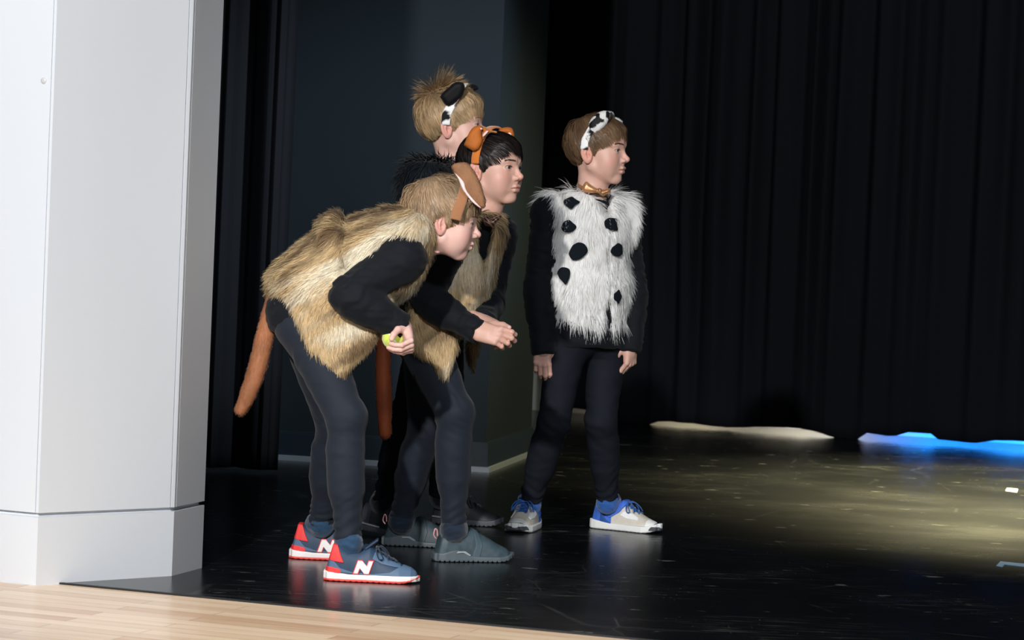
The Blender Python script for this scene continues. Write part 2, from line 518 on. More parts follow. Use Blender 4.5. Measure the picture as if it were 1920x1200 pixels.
def wood_mat():
    m = mat('maple_boards', rough=0.3, spec=0.4, coat=0.15)
    nt = m.node_tree; b = nt.nodes['Principled BSDF']; L = nt.links.new
    tc = nt.nodes.new('ShaderNodeTexCoord'); mp = nt.nodes.new('ShaderNodeMapping'); mp.inputs['Rotation'].default_value = (0, 0, -WOOD_ANG)
    L(tc.outputs['Object'], mp.inputs['Vector'])
    br = nt.nodes.new('ShaderNodeTexBrick'); br.offset = 0.37; br.offset_frequency = 2
    br.inputs['Scale'].default_value = 1.0; br.inputs['Brick Width'].default_value = .62; br.inputs['Row Height'].default_value = .062
    br.inputs['Mortar Size'].default_value = .0008; br.inputs['Mortar Smooth'].default_value = .1; br.inputs['Bias'].default_value = 0
    br.inputs['Color1'].default_value = (0, 0, 0, 1); br.inputs['Color2'].default_value = (1, 1, 1, 1); br.inputs['Mortar'].default_value = (0.5, 0.5, 0.5, 1)
    L(mp.outputs['Vector'], br.inputs['Vector'])
    mg = nt.nodes.new('ShaderNodeMapping'); mg.inputs['Scale'].default_value = (1.2, 22, 1); L(mp.outputs['Vector'], mg.inputs['Vector'])
    g = nt.nodes.new('ShaderNodeTexNoise'); g.inputs['Scale'].default_value = 3; g.inputs['Detail'].default_value = 6; g.inputs['Distortion'].default_value = .6
    L(mg.outputs['Vector'], g.inputs['Vector'])
    ad = nt.nodes.new('ShaderNodeMath'); ad.operation = 'MULTIPLY_ADD'; L(g.outputs['Fac'], ad.inputs[0]); ad.inputs[1].default_value = .9
    sep = nt.nodes.new('ShaderNodeSeparateColor'); L(br.outputs['Color'], sep.inputs[0])
    sc = nt.nodes.new('ShaderNodeMath'); sc.operation = 'MULTIPLY'; sc.inputs[1].default_value = .55; L(sep.outputs[0], sc.inputs[0]); L(sc.outputs[0], ad.inputs[2])
    cr = nt.nodes.new('ShaderNodeValToRGB'); e = cr.color_ramp.elements
    e[0].position = .25; e[0].color = (*srgb(196, 154, 118), 1); e[1].position = 1.0; e[1].color = (*srgb(240, 214, 184), 1)
    L(ad.outputs[0], cr.inputs[0])
    mx = nt.nodes.new('ShaderNodeMix'); mx.data_type = 'RGBA'; L(br.outputs['Fac'], mx.inputs[0]); L(cr.outputs[0], mx.inputs[6]); mx.inputs[7].default_value = (*srgb(92, 68, 50), 1)
    L(mx.outputs[2], b.inputs['Base Color'])
    return m

e0, e1 = G(100, 1091.5), G(1212, 1199)
ed = nrm(e1 - e0); WOOD_ANG = math.atan2(ed[1], ed[0])
en = A(-ed[1], ed[0], 0)                       # away from the hall
def quadslab(pts, z0, z1):
    n = len(pts); p = np.array(pts)[:, :2]
    V = np.vstack([np.c_[p, np.full(n, z0)], np.c_[p, np.full(n, z1)]])
    return V, n
def prism(pts, z0, z1):
    """closed extrusion of a plan outline (counter-clockwise)"""
    V, n = quadslab(pts, z0, z1)
    a = np.arange(n); q = np.stack([a, np.roll(a, -1), np.roll(a, -1) + n, a + n], 1)
    return V, [q, np.array([list(range(n, 2 * n))]), np.array([list(range(n - 1, -1, -1))])]
def struct(name, V, Fs, m, **kw):
    return mk(name, V, Fs, m, smooth=False, kind='structure', **kw)

WOOD = wood_mat()
l0 = e0 - ed * 8; l1 = e0 + ed * 12
V, Fs = prism([l0 - en * 8, l1 - en * 8, l1 + en * .01, l0 + en * .01], -.06, -.003)
struct('floor', V, Fs, WOOD, label='pale maple board floor of the hall')
V, Fs = prism([e0 - ed * 8, e0 + ed * 12, e0 + ed * 12 + en * 12, e0 - ed * 8 + en * 12], -.05, 0)
struct('stage_floor', V, Fs, STAGE, label='glossy black scuffed stage floor')
V, Fs = prism([e0 - en * .006, e0 - en * .006 + ed * 12, e0 + ed * 12 + en * .004, e0 + en * .004], -.004, .0015)
struct('trim_1', V, Fs, mat('rubber_edge', srgb(28, 30, 34), rough=.5), label='thin black edging strip between maple and stage floor')

# white pillar
PW = mat('white_paint', srgb(212, 218, 225), rough=0.55); bump(PW, 30, 0.05, 0.002)
pa, pb, pc = G(67, 1096), G(322, 1080), G(378.5, 1065)
pl = pa + nrm(G(0, 1089) - pa) * 1.2
pd = pc + nrm(np.cross(A(0, 0, 1), pc - pb)) * .5
pe = pl + nrm(np.cross(A(0, 0, 1), pa - pl)) * .9
def inset(pts, k):
    p = [np.array(q[:2]) for q in pts]; c = sum(p) / len(p); out = []
    n = len(p)
    for i in range(n):
        a, b_, c2 = p[i - 1], p[i], p[(i + 1) % n]
        n1 = nrm(A(-(b_ - a)[1], (b_ - a)[0])); n2 = nrm(A(-(c2 - b_)[1], (c2 - b_)[0]))
        v = nrm(n1 + n2); out.append(b_ + v * k / max(.3, v @ n1))
    return out
outl = [pl, pa, pb, pc, pd, pe]
def notch(a, b_, dist, w=.004, dp=.006):
    """a narrow vertical joint cut in the face a-b, dist before b"""
    t = nrm((b_ - a)[:2]); n = A(-t[1], t[0]); p = b_[:2] - t * dist
    return [p, p + n * dp, p + t * w + n * dp, p + t * w]
sh = [pl[:2], *notch(pl, pa, .010, .003, .004), pa[:2], *notch(pa, pb, .014), pb[:2], *notch(pb, pc, pc is None or np.linalg.norm(pc - pb) - .010, .003, .004), pc[:2], pd[:2], pe[:2]]
Vs = []; Fl = []; n0 = 0
for pts, z0, z1 in ((outl, -.003, .172), (inset(outl, .012), .17, .186), (sh, .183, 3.6)):
    V, Fs = prism(pts, z0, z1); Vs.append(V); Fl += [q + n0 for q in Fs]; n0 += len(V)
struct('column', np.vstack(Vs), Fl, PW, label='white many-sided pillar at the left with a recessed joint above its base')
# small round plug on the pillar's left face
pn = nrm(np.cross(pa - pl, A(0, 0, 1)))
ray = P(82, 151, 1) - CAM; t_ = ((pa - CAM) @ pn) / (ray @ pn); pp = CAM + ray * t_
Vp, Fp = sweep([pp - pn * .002, pp + pn * .0008, pp + pn * .0022, pp + pn * .0026], circ(.0085, 20), side=A(0, 0, 1), scale=[1, 1, .9, .3])
mk('wall_plug', Vp, fixtri(Fp), mat('plug_plastic', srgb(200, 203, 205), rough=.4), label='small round white plug high on the white pillar', cat='plug')

# dark wall with a corner
WALLM = mat('dark_wall_paint', srgb(27, 35, 41), rough=0.7, spec=0.12); bump(WALLM, 60, 0.05, 0.002)
wa, wb = G(530, 862), G(909, 885); wd = nrm(wb - wa); w0 = wb - wd * 5
wc = G(990, 853.5); wsd = nrm(wc - wb); wc = wb + wsd * (np.linalg.norm(wc - wb) + .05)
wn = A(-wd[1], wd[0], 0); we = wc + nrm(wc - wb) * 0 - wd * .6 ; wf = w0 + wn * 1.5
V, Fs = prism([w0, wb, wc, we + wn * .2, wf], 0, 4.2)
struct('wall_left', V, Fs, WALLM, label='dark grey blue stage side wall with an outer corner')
BB = mat('dark_base', srgb(27, 38, 47), rough=0.5, spec=0.25)
def offs(k): return [w0 - wn * k, wb - wn * k + wsd * 0 + wd * k, wc + nrm(np.cross(wsd, A(0, 0, 1))) * k]
Vs = []; Fl = []; n0 = 0
for k, z0, z1 in ((.012, 0.02, .108), (.007, .108, .115), (.022, 0, .02)):
    o_ = offs(k); V, Fs = prism([*o_, wc - wn * 0 - wd * .1, w0 + wn * .05], z0, z1); Vs.append(V); Fl += [q + n0 for q in Fs]; n0 += len(V)
struct('baseboard_left', np.vstack(Vs[:2]), Fl[:len(Fl) // 3 * 2], BB, label='dark baseboard along the side wall')
struct('trim_2', Vs[2], [q - (len(Vs[0]) + len(Vs[1])) for q in Fl[len(Fl) // 3 * 2:]], mat('grey_shoe_strip', srgb(120, 130, 142), rough=.4), label='paler strip at the foot of the dark baseboard')

# curtains
CURT = mat('black_velour', srgb(27, 29, 33), rough=1.0, spec=0.0)
def curtain(name, a, b, htop, hem, amp=.07, wl=.26, seed=1, nx=900, nz=60, edge=None, foot=1.0, pull=0, label=None):
    r = np.random.default_rng(seed); L = np.linalg.norm(b - a); t = nrm(b - a); n = A(-t[1], t[0], 0)
    u = np.linspace(0, L, nx)
    ph = np.cumsum(np.interp(u, np.linspace(0, L, 40), r.uniform(.55, 1.6, 40))) * (L / nx) / wl * 2 * math.pi
    am = np.interp(u, np.linspace(0, L, 30), r.uniform(.35, 1.3, 30)) * amp
    V = []
    zs = np.linspace(0, 1, nz) ** 1.0
    for k, s in enumerate(zs):
        h0 = hem(u); z = h0 + (htop - h0) * s
        wob = .25 * np.sin(ph * .31 + 2.2 * s * 1.7 + seed) * am
        d = (am * np.sin(ph + .5 * np.sin(s * 2 + u)) * (1.1 - .35 * s) + wob + .15 * am * np.sin(2.3 * ph + 1)) * min(1, foot + s * 2.5)
        uu = u if edge is None else u * (1 - (1 - s) * edge / L)
        if pull: uu = u + pull * np.clip((1.0 - z) / .6, 0, 1) ** .7 * np.exp(-u / .35)
        V.append(a[None] + np.outer(uu, t) + np.outer(d, n) + np.outer(z, A(0, 0, 1)))
    V = np.vstack(V); V = np.vstack([V, V + n * .004])
    i, j = np.meshgrid(np.arange(nz - 1), np.arange(nx - 1), indexing='ij'); q0 = (i * nx + j).ravel()
    q = np.stack([q0, q0 + 1, q0 + nx + 1, q0 + nx], 1); m_ = nx * nz
    q2 = q[:, ::-1] + m_
    j = np.arange(nx - 1); e1_ = np.stack([j + m_, j + 1 + m_, j + 1, j], 1)
    i = np.arange(nz - 1); e2 = np.stack([i * nx, (i + 1) * nx, (i + 1) * nx + m_, i * nx + m_], 1)
    i = i * nx + nx - 1; e3 = np.stack([i, i + m_, i + nx + m_, i + nx], 1)
    return mk(name, V, [q, q2, e1_, e2, e3], CURT, label=label, cat='curtain')
ca, cb = G(1006, 781), G(1925, 846); ct = nrm(cb - ca); cb2 = cb + ct * 1.2
ulen = np.linalg.norm(cb - ca)
def u_of(px): # distance along the curtain foot for a photo column
    k = (px - 1006) / (1925 - 1006); q = G(px, 781 + 65 * k); return np.linalg.norm(q - ca)
hx = [960, 1040, 1095, 1112, 1205, 1225, 1255, 1310, 1360, 1440, 1500, 1545, 1570, 1605, 1625, 1660, 1680, 1700, 1745, 1758, 1800, 1830, 1865, 1900, 1930, 2200]
hz = [.055, .055, .045, -.004, -.004, .018, .022, .018, .012, .030, .034, .014, -.004, -.004, .034, .026, .030, .050, .052, .026, .022, .022, .040, .046, .044, .02]
hu = [u_of(x) if x >= 1006 else -.3 for x in hx]
curtain('stage_curtain', ca - ct * .22, cb2, 4.2, lambda u: np.interp(u - .22, hu, hz), amp=.038, wl=.20, seed=4, nx=1500, foot=.3, pull=.27,
        label='wide black velour back curtain hanging in folds across the stage')
la, lb = G(250, 874), G(536, 889)
curtain('leg_curtain', la, lb, 4.2, lambda u: .012 + 0 * u, amp=.035, wl=.22, seed=9, nx=500, edge=.035,
        label='narrow black side curtain hanging between white pillar and grey wall')
# pale backcloth just behind the back curtain
cn = A(-ct[1], ct[0], 0)
b0, b1 = ca - ct * 1.5 + cn * .45, cb2 + ct * .5 + cn * .45
V, Fs = prism([b0, b1, b1 + cn * .08, b0 + cn * .08], 0, 4.2)
struct('wall_back', V, Fs, mat('pale_backcloth', srgb(196, 198, 186), rough=.8), label='pale rear wall behind the black back curtain')
# lamps standing between curtain and rear wall: warm and blue
def gaplight(px, span, e, col, h=.28):
    q = CAM * 0 + ca + ct * u_of(px) + cn * .25 + A(0, 0, h)
    o = light('backstage_lamp', 'AREA', q, q + A(0, 0, -1) + cn * .12, e, col, shape='RECTANGLE', size=span, size_y=.05)
    o.rotation_euler = Matrix([[ct[0], cn[0], 0], [ct[1], cn[1], 0], [0, 0, 1]]).to_euler()
gaplight(1245, .30, 2.6, (1, .85, .62)); gaplight(1480, .35, 5, (1, .88, .70))
gaplight(1710, .34, 14, (.0, .20, 1)); gaplight(1925, .45, 16, (.02, .24, 1))
gaplight(1010, .3, .6, (.85, .95, .7), 1.4)

# tape marks on the stage floor
TAPEW = mat('tape_white', srgb(215, 225, 225), rough=.5); TAPEB = mat('tape_blue', srgb(95, 150, 200), rough=.5)
def tape(pts, m, label, z=.0012):
    V, Fs = prism([G(*p) for p in pts], 0.0002, z)
    mk('floor_tape', V, Fs, m, smooth=False, label=label, cat='tape')
tape([(1885, 921), (1907, 924), (1909, 917), (1888, 915)], TAPEW, 'small white tape mark on the black stage floor at the far right')
tape([(1868, 1061), (1880, 1063), (1884, 1058.5), (1925, 1063), (1925, 1058), (1876, 1053)], TAPEB, 'pale blue tape strip on the black stage floor near the right front')
# ------------------------------------------------------------------ heads
def frame(yaw, pitch, roll):
    """columns: forward, left, up (degrees; pitch + looks down, roll + tips toward its right)"""
    y, p, r = map(math.radians, (yaw, pitch, roll))
    Rz = A([math.cos(y), -math.sin(y), 0], [math.sin(y), math.cos(y), 0], [0, 0, 1])
    Ry = A([math.cos(p), 0, math.sin(p)], [0, 1, 0], [-math.sin(p), 0, math.cos(p)])
    Rx = A([1, 0, 0], [0, math.cos(r), -math.sin(r)], [0, math.sin(r), math.cos(r)])
    return Rz @ Ry @ Rx

class Head:
    def __init__(s, o, yaw, pitch, roll, k=1.0, nose=1.0, chin=0.0, cheek=0.0, eye_open=1.0, jaw=0.0, lips=1.0, gaze=(0, 0)):
        s.o = np.asarray(o, float); s.M = frame(yaw, pitch, roll); s.k = k
        s.nose = nose; s.chin = chin; s.cheek = cheek; s.eo = eye_open; s.jaw = jaw; s.lips = lips; s.gaze = gaze
    def w(s, L): return s.o + (np.atleast_2d(L) * s.k) @ s.M.T
    def l(s, Wd): return ((np.atleast_2d(Wd) - s.o) @ s.M) / s.k
    def cran(s, Q):
        a = ell(Q, A(-.010, 0, .043), (.091, .0735, .079))
        b = ell(Q, A(.040, 0, .050), (.049, .060, .050))
        return smin(a, b, .02)
    def sdf(s, Q):
        y = np.abs(Q[:, 1]); Qm = np.stack([Q[:, 0], y, Q[:, 2]], 1)
        d = s.cran(Q)
        c = s.chin; ck = s.cheek; j = s.jaw
        d = smin(d, ell(Q, A(.030, 0, -.008), (.056, .060 + ck * .5, .070)), .02)
        d = smin(d, cap(Qm, A(.006, .050 + j, -.036), A(.062 + c, .012, -.070), .016, .014), .022)
        d = smin(d, sph(Qm, A(.052, .035 + ck, -.012), .0255 + ck * .5), .022)
        d = smin(d, sph(Qm, A(.0475, .027 + ck * .7, -.036), .0275 + ck * .4), .020)
        d = smin(d, ell(Q, A(.0655, 0, -.036), (.025, .030, .024)), .012)
        d = smin(d, cap(Qm, A(.0815, .012, .039), A(.067, .044, .037), .006), .014)
        d = smax(d, -sph(Qm, A(.103, .033, .020), .0185), .014)
        d = smin(d, ell(Q, A(.0725 + c, 0, -.0675), (.015, .017, .0145)), .014)
        n = s.nose
        nb = cap(Q, A(.0815, 0, .026), A(.0985 + .006 * (n - 1), 0, .000), .0052, .0066)
        nb = smin(nb, sph(Q, A(.1030 + .008 * (n - 1), 0, -.0045), .0078 * n), .008)
        nb = smin(nb, cap(Q, A(.098, 0, -.0105), A(.089, 0, -.0190), .0045), .006)
        nb = smin(nb, ell(Qm, A(.0915, .0108, -.0095), (.0105, .0062, .0068)), .005)
        d = smin(d, nb, .010)
        d = smax(d, -cap(Qm, A(.0995, .0060, -.0158), A(.093, .0075, -.0120), .0023), .003)
        L = s.lips
        d = smax(d, -cap(Qm, A(.100, 0, -.028), A(.0975, 0, -.020), .003), .004)
        ul = chain(Qm, A([.0935, 0, -.0325], [.0915, .010, -.0325], [.0825, .0205, -.0385]), (.0043 * L, .0045 * L, .002), .004)
        ll = chain(Qm, A([.0905, 0, -.0445], [.0885, .010, -.0440], [.0815, .0200, -.0390]), (.0058 * L, .0052 * L, .002), .004)
        d = smin(d, smin(ul, ll, .0015), .0045)
        d = smax(d, -chain(Qm, A([.099, 0, -.0385], [.0955, .010, -.0380], [.086, .0215, -.0392]), (.0014, .0014, .001), 0), .0016)
        # eyelids
        ec = A(.0685, .0315, .0215)
        lid = sph(Qm, ec, .0148)
        d = smin(d, lid, .004)
        op = ell(Qm, A(.083, .0325, .0212), (.016, .0142, .0056 * s.eo))
        d = smax(d, -smax(op, -sph(Qm, ec, .0122), .001), .0012)
        d = smax(d, -cap(Qm, A(.086, .024, .0305), A(.080, .042, .0300), .0009), .002)
        # ears
        a = math.radians(24)
        er = A([math.cos(a), math.sin(a), 0], [-math.sin(a), math.cos(a), 0], [0, 0, 1]).T
        t = math.radians(-12)
        et = A([math.cos(t), 0, math.sin(t)], [0, 1, 0], [-math.sin(t), 0, math.cos(t)])
        q = (Qm - A(-.003, .075, .002)) @ A([math.cos(a), -math.sin(a), 0], [math.sin(a), math.cos(a), 0], [0, 0, 1]).T @ et
        xw = q[:, 0] / (1 + 5 * np.clip(q[:, 2] + .01, -.03, .03))
        q2 = np.stack([xw, q[:, 1], q[:, 2]], 1)
        e0 = ell(q2, A(-.004, 0, 0), (.0175, .0068, .0300))
        e1 = ell(q2, A(-.0025, .0065, .004), (.0125, .0055, .0215))
        ear = smax(e0, -e1, .003)
        ear = smin(ear, chain(q2, A([-.003, .001, .016], [-.008, .003, .004], [-.006, .003, -.010]), (.0022, .0028, .002), 0), .003)
        ear = smin(ear, sph(q2, A(.0085, .001, -.004), .0042), .004)
        ear = smax(ear, -sph(q2, A(.000, .004, -.004), .0055), .003)
        d = smin(d, ear, .0035)
        return d
    def skin_cols(s, Q, base):
        y = np.abs(Q[:, 1]); Qm = np.stack([Q[:, 0], y, Q[:, 2]], 1)
        c = np.tile(np.asarray(base, float), (len(Q), 1))
        c = c * (1 + .035 * noise(Q, 60, 3)[:, None])
        def mix(m, col): 
            nonlocal c
            m = np.clip(m, 0, 1)[:, None]; c = c * (1 - m) + np.asarray(col) * m
        red = base * A(1.02, .72, .70)
        mix(.55 * np.exp(-((sph(Qm, A(.066, .044, -.012), 0) / .020) ** 2)), red)
        mix(.5 * np.exp(-((sph(Qm, A(.108, 0, -.006), 0) / .012) ** 2)), red)
        mix(.65 * (y > .071) * (Q[:, 0] < .02) * (Q[:, 2] < .034) * (Q[:, 2] > -.04), red)
        lp = np.minimum(chain(Qm, A([.0935, 0, -.0335], [.0915, .010, -.0335], [.0825, .0205, -.0385]), (.004, .004, .0015), 0),
                        chain(Qm, A([.0905, 0, -.0445], [.0885, .010, -.0435], [.0815, .0200, -.0390]), (.0055, .0045, .0015), 0))
        mix(.8 * np.clip(1 - lp / .0012, 0, 1), base * A(.88, .50, .50))
        mix(.9 * np.clip(1.4 - chain(Qm, A([.097, 0, -.0385], [.0945, .010, -.0380], [.085, .0215, -.0392]), (.0004, .0004, .0002), 0) / .0013, 0, 1), base * A(.35, .14, .13))
        mix(.9 * np.clip(1.2 - (cap(Qm, A(.0995, .0060, -.0158), A(.093, .0075, -.0120), .0023)) / .0013, 0, 1), base * A(.25, .10, .09))
        # lash line round the eye opening
        op = ell(Qm, A(.083, .0325, .0212), (.016, .0142, .0056 * s.eo))
        up = np.clip((Q[:, 2] - .0195) / .003, 0, 1)
        mix(np.clip(1 - np.abs(op) / .0017, 0, 1) * (Q[:, 0] > .070) * (.35 + .6 * up), base * A(.10, .07, .06))
        return np.clip(c, 0, 1)
    def mesh(s, base, neck=None, h=.0017):
        """neck: list of world points + radii from inside the skull to the chest"""
        if neck is not None:
            npts = s.l(np.array([n[0] for n in neck])); nr = [n[1] / s.k for n in neck]
        def f(Q):
            d = s.sdf(Q)
            if neck is not None: d = smin(d, chain(Q, npts, nr, .02), .022)
            return d
        lo = A(-.125, -.105, -.125); hi = A(.125, .105, .14)
        if neck is not None:
            lo = np.minimum(lo, (npts - np.array(nr)[:, None]).min(0) - .01); hi = np.maximum(hi, (npts + np.array(nr)[:, None]).max(0) + .01)
        V, Fq = nets(f, lo, hi, h)
        c = s.skin_cols(V, base)
        return s.w(V), Fq, c
    def eyes(s, par, iris):
        for sg in (1, -1):
            c = A(.0685, .0315 * sg, .0215)
            th = np.linspace(0, math.pi, 25); ph = np.linspace(0, 2 * math.pi, 32, endpoint=False)
            gy, gp = math.radians(s.gaze[0]), math.radians(s.gaze[1])
            X = A(math.cos(gy) * math.cos(gp), math.sin(gy) * math.cos(gp), math.sin(gp)); Y = nrm(np.cross(A(0, 0, 1), X)); Z = np.cross(X, Y)
            V = []; C = []
            for t in th:
                for p in ph:
                    r = .0125 + (.0009 if t < .42 else 0) * (1 - (t / .42) ** 2 if t < .42 else 0)
                    V.append(c + r * (math.cos(t) * X + math.sin(t) * (math.cos(p) * Y + math.sin(p) * Z)))
                    C.append((.006, .005, .005) if t < .22 else (iris if t < .50 else ((iris * .35) if t < .56 else (.40, .37, .36))))
            n = 32; q = []
            for i in range(24):
                a = np.arange(n) + i * n; b = a + n
                q.append(np.stack([a, b, np.roll(b, -1), np.roll(a, -1)], 1))
            mk('eye', s.w(np.array(V)), np.vstack(q), EYEM, par, np.array(C))
    def eyebrows(s, par, col, n=130):
        for sg in (1, -1):
            r = np.random.default_rng(4); t = r.random(n); u = r.normal(0, .0013, n)
            y = .013 + .034 * t; z = .0385 + .0045 * np.sin(np.clip(t, 0, 1) * 2.4) + u * (1 - .5 * t)
            x = np.full(n, .07); Q = np.stack([x, y * sg, z], 1)
            for _ in range(12): Q[:, 0] -= s.sdf(Q) * .8
            d = nrm(np.stack([-.3 * np.ones(n), sg * (.7 + .3 * t), .55 - .9 * t], 1) + r.normal(0, .15, (n, 3)))
            paths = np.stack([Q + d * (k * .0022) + A(.0008, 0, 0) for k in range(4)], 1)
            for k in range(4):
                q = paths[:, k]; q[:, 0] += np.clip(.0007 - s.sdf(q), -.002, .004)
            N_ = np.tile(nrm(A(1, .3 * sg, 0.1)), (n, 4, 1))
            V, q, c, nn = strands(paths, A(.0006, .0006, .0004, .0002), N_, .2, np.tile(col, (n, 1)) * r.uniform(.8, 1.2, (n, 1)))
            mk('eyebrow', s.w(V), q, HAIRM, par, c, normals=nn @ s.M.T)

HL_X = [-.12, -.045, -.030, -.018, .000, .006, .0065, .022, .0225, .040, .055, .070, .10]
HL_Z = [-.052, -.050, -.034, .010, .032, .030, -.004, .000, .034, .045, .062, .078, .084]
def hairline(Q, lift=0.0):
    x = Q[:, 0] + .04 * np.abs(noise(Q, 90, 9)) * .15
    return Q[:, 2] - np.interp(x, HL_X, HL_Z) - lift

def hair(hd, par, base, n=14000, vol=.012, fringe=None, seed=1, L=(.055, .045, .032, .022), mess=.25, whorl=(-.055, 0, .105), flow=None, part=None, var=.26, tufts=None, gravw=.5, label=None, width=.0012):
    """hair: a cap close to the skull plus ribbons combed along the scalp. L: top, crown/back, side, nape lengths"""
    r = np.random.default_rng(seed)
    def f(Q):
        return smax(hd.cran(Q) - vol * .62 * np.clip(hairline(Q) / .03, .12, 1), -(hairline(Q)) , .010)
    V, Fq = nets(f, A(-.13, -.10, -.08), A(.12, .10, .15), .0028)
    sel = hd.sdf(V) > -.004
    N = vnormals(V, Fq)
    # roots
    u = nrm(r.normal(size=(n * 4, 3))); Q = A(-.005, 0, .043) + u * .08
    for _ in range(6):
        g = nrm(Q - A(-.005, 0, .043)); Q = Q - g * hd.cran(Q)[:, None]
    ok = hairline(Q) > .0015 + .006 * (r.random(len(Q)) ** 2); Q = Q[ok][:n]; n = len(Q)
    wh = A(*whorl); g_loc = A(0, 0, -1) @ hd.M
    top = np.clip((Q[:, 2] - .07) / .04, 0, 1); back = np.clip((-Q[:, 0] - .0) / .05, 0, 1); nape = np.clip((.01 - Q[:, 2]) / .03, 0, 1)
    ln = L[2] + (L[0] - L[2]) * top; ln = ln * (1 - back) + back * (L[1] * top + L[1] * (1 - top)); ln = ln * (1 - nape) + L[3] * nape
    side = np.clip(1 - np.abs(Q[:, 0]) / .06, 0, 1) * (1 - top); ln = np.minimum(ln, L[2] + .3 * (1 - side))
    ln = ln * r.uniform(.75, 1.1, n) * (1 + .25 * noise(Q, 45, seed + 5))
    S = 8; p = Q.copy(); out = []; nr = []
    h1 = vol * r.uniform(.40, 1.0, n) * (1 + .55 * noise(Q, 60, seed + 2))
    cl = noise3(Q, 48, seed) * .55 + noise3(Q, 110, seed + 3) * .45 + r.normal(0, .22, (n, 3))
    for k in range(S):
        t = k / (S - 1)
        e = 1e-3; d0 = hd.cran(p)
        g = nrm(np.stack([hd.cran(p + A(e, 0, 0)) - d0, hd.cran(p + A(0, e, 0)) - d0, hd.cran(p + A(0, 0, e)) - d0], 1))
        tgt = .0015 + h1 * min(1, .35 + 1.2 * t) * np.clip(1.15 - .35 * t, 0, 1)
        tgt = tgt * np.clip((hairline(p) + .02) / .03, .35, 1)
        p = p + g * (tgt - d0)[:, None]
        out.append(p); nr.append(g)
        a = nrm(p - wh); a = a - g * (a * g).sum(1, keepdims=True); a = nrm(a)
        fl = a + g_loc * gravw * .6
        if flow is not None: fl = fl + flow(p, t)
        fl = fl + cl * mess * (0.5 + t)
        fl = nrm(fl - g * (fl * g).sum(1, keepdims=True))
        p = p + fl * (ln / (S - 1))[:, None]
    paths = np.stack(out, 1); nn = np.stack(nr, 1)
    if tufts is not None:
        c0, rad, dirv, amt = tufts
        m = np.clip(1 - np.linalg.norm(Q - A(*c0), axis=1) / rad, 0, 1)
        off = (np.arange(S) / (S - 1))[None, :, None] ** 1.3 * (A(*dirv) + cl * .6)[:, None] * amt
        paths = paths + off * m[:, None, None]
    cv = 1 + var * noise(Q, 70, seed + 8) + r.normal(0, var * .6, n)
    c = np.clip(base * cv[:, None] * (1 + .28 * noise(Q, 42, seed + 4))[:, None], 0, 1)
    sv, sq, sc2, sn = strands(paths, np.array([1, 1, 1, 1, .95, .85, .6, .15]) * width, nn, .6, c, seed, .45)
    bc = np.tile(base * .75, (len(V), 1))
    V2, F2, C2, N2 = merge_fur(V, Fq, bc, N, sv, sq, sc2, sn)
    return mk('hair', hd.w(V2), F2, HAIRM, par, C2, normals=N2 @ hd.M.T, label=label)
# ------------------------------------------------------------------ hands
FL = ((.034, .020, .017), (.037, .023, .018), (.034, .021, .018), (.027, .016, .015))
def hand_sdf(curl, thumb, spread=4.0, k=1.0, stub=.03):
    """local: x to the fingertips, y to the thumb side, z out of the back of the hand"""
    fing = []
    for i, (ls, cu) in enumerate(zip(FL, curl)):
        y = (.0235, .008, -.0080, -.0225)[i]; x = (.074, .077, .074, .068)[i]
        a = 0; p = A(x, y, .002); pts = [p]; sp = math.radians((1.5, .5, -.5, -1.6)[i] * spread)
        for l, c in zip(ls, cu):
            a += math.radians(c); p = p + l * A(math.cos(a) * math.cos(sp), math.cos(a) * math.sin(sp), -math.sin(a)); pts.append(p)
        r0 = (.0083, .0086, .0082, .0072)[i]
        fing.append((pts, (r0, r0 * .93, r0 * .86, r0 * .74)))
    tb = A(.016, .022, -.006); t1, t2, t3 = [nrm(A(*v)) for v in thumb]
    tp = [tb, tb + t1 * .036, tb + t1 * .036 + t2 * .027, tb + t1 * .036 + t2 * .027 + t3 * .020]
    def f(Q):
        Q = Q / k
        d = box(Q, A(.040, -.001, 0), (.038, .031, .0125), .0115)
        d = smin(d, cap(Q, A(-.005, 0, 0), A(.04, 0, .001), .0175, .016, lat=A(0, 1, 0), s=1.35), .014)
        d = smin(d, cap(Q, A(-stub, 0, 0), A(.0, 0, 0), .0185, .0170, lat=A(0, 1, 0), s=1.22), .012)
        for pts, rs in fing:
            kn = smin(chain(Q, pts, rs, .002), sph(Q, pts[0] + A(0, 0, .001), rs[0] * 1.08), .003)
            kn = smin(kn, sph(Q, pts[1] + A(0, 0, .0005), rs[1] * 1.1), .002)
            d = smin(d, kn, .0035)
            # nail
        th = chain(Q, tp, (.0135, .0108, .0095, .0078), .004)
        d = smin(d, th, .008)
        return d * k
    return f, fing, tp
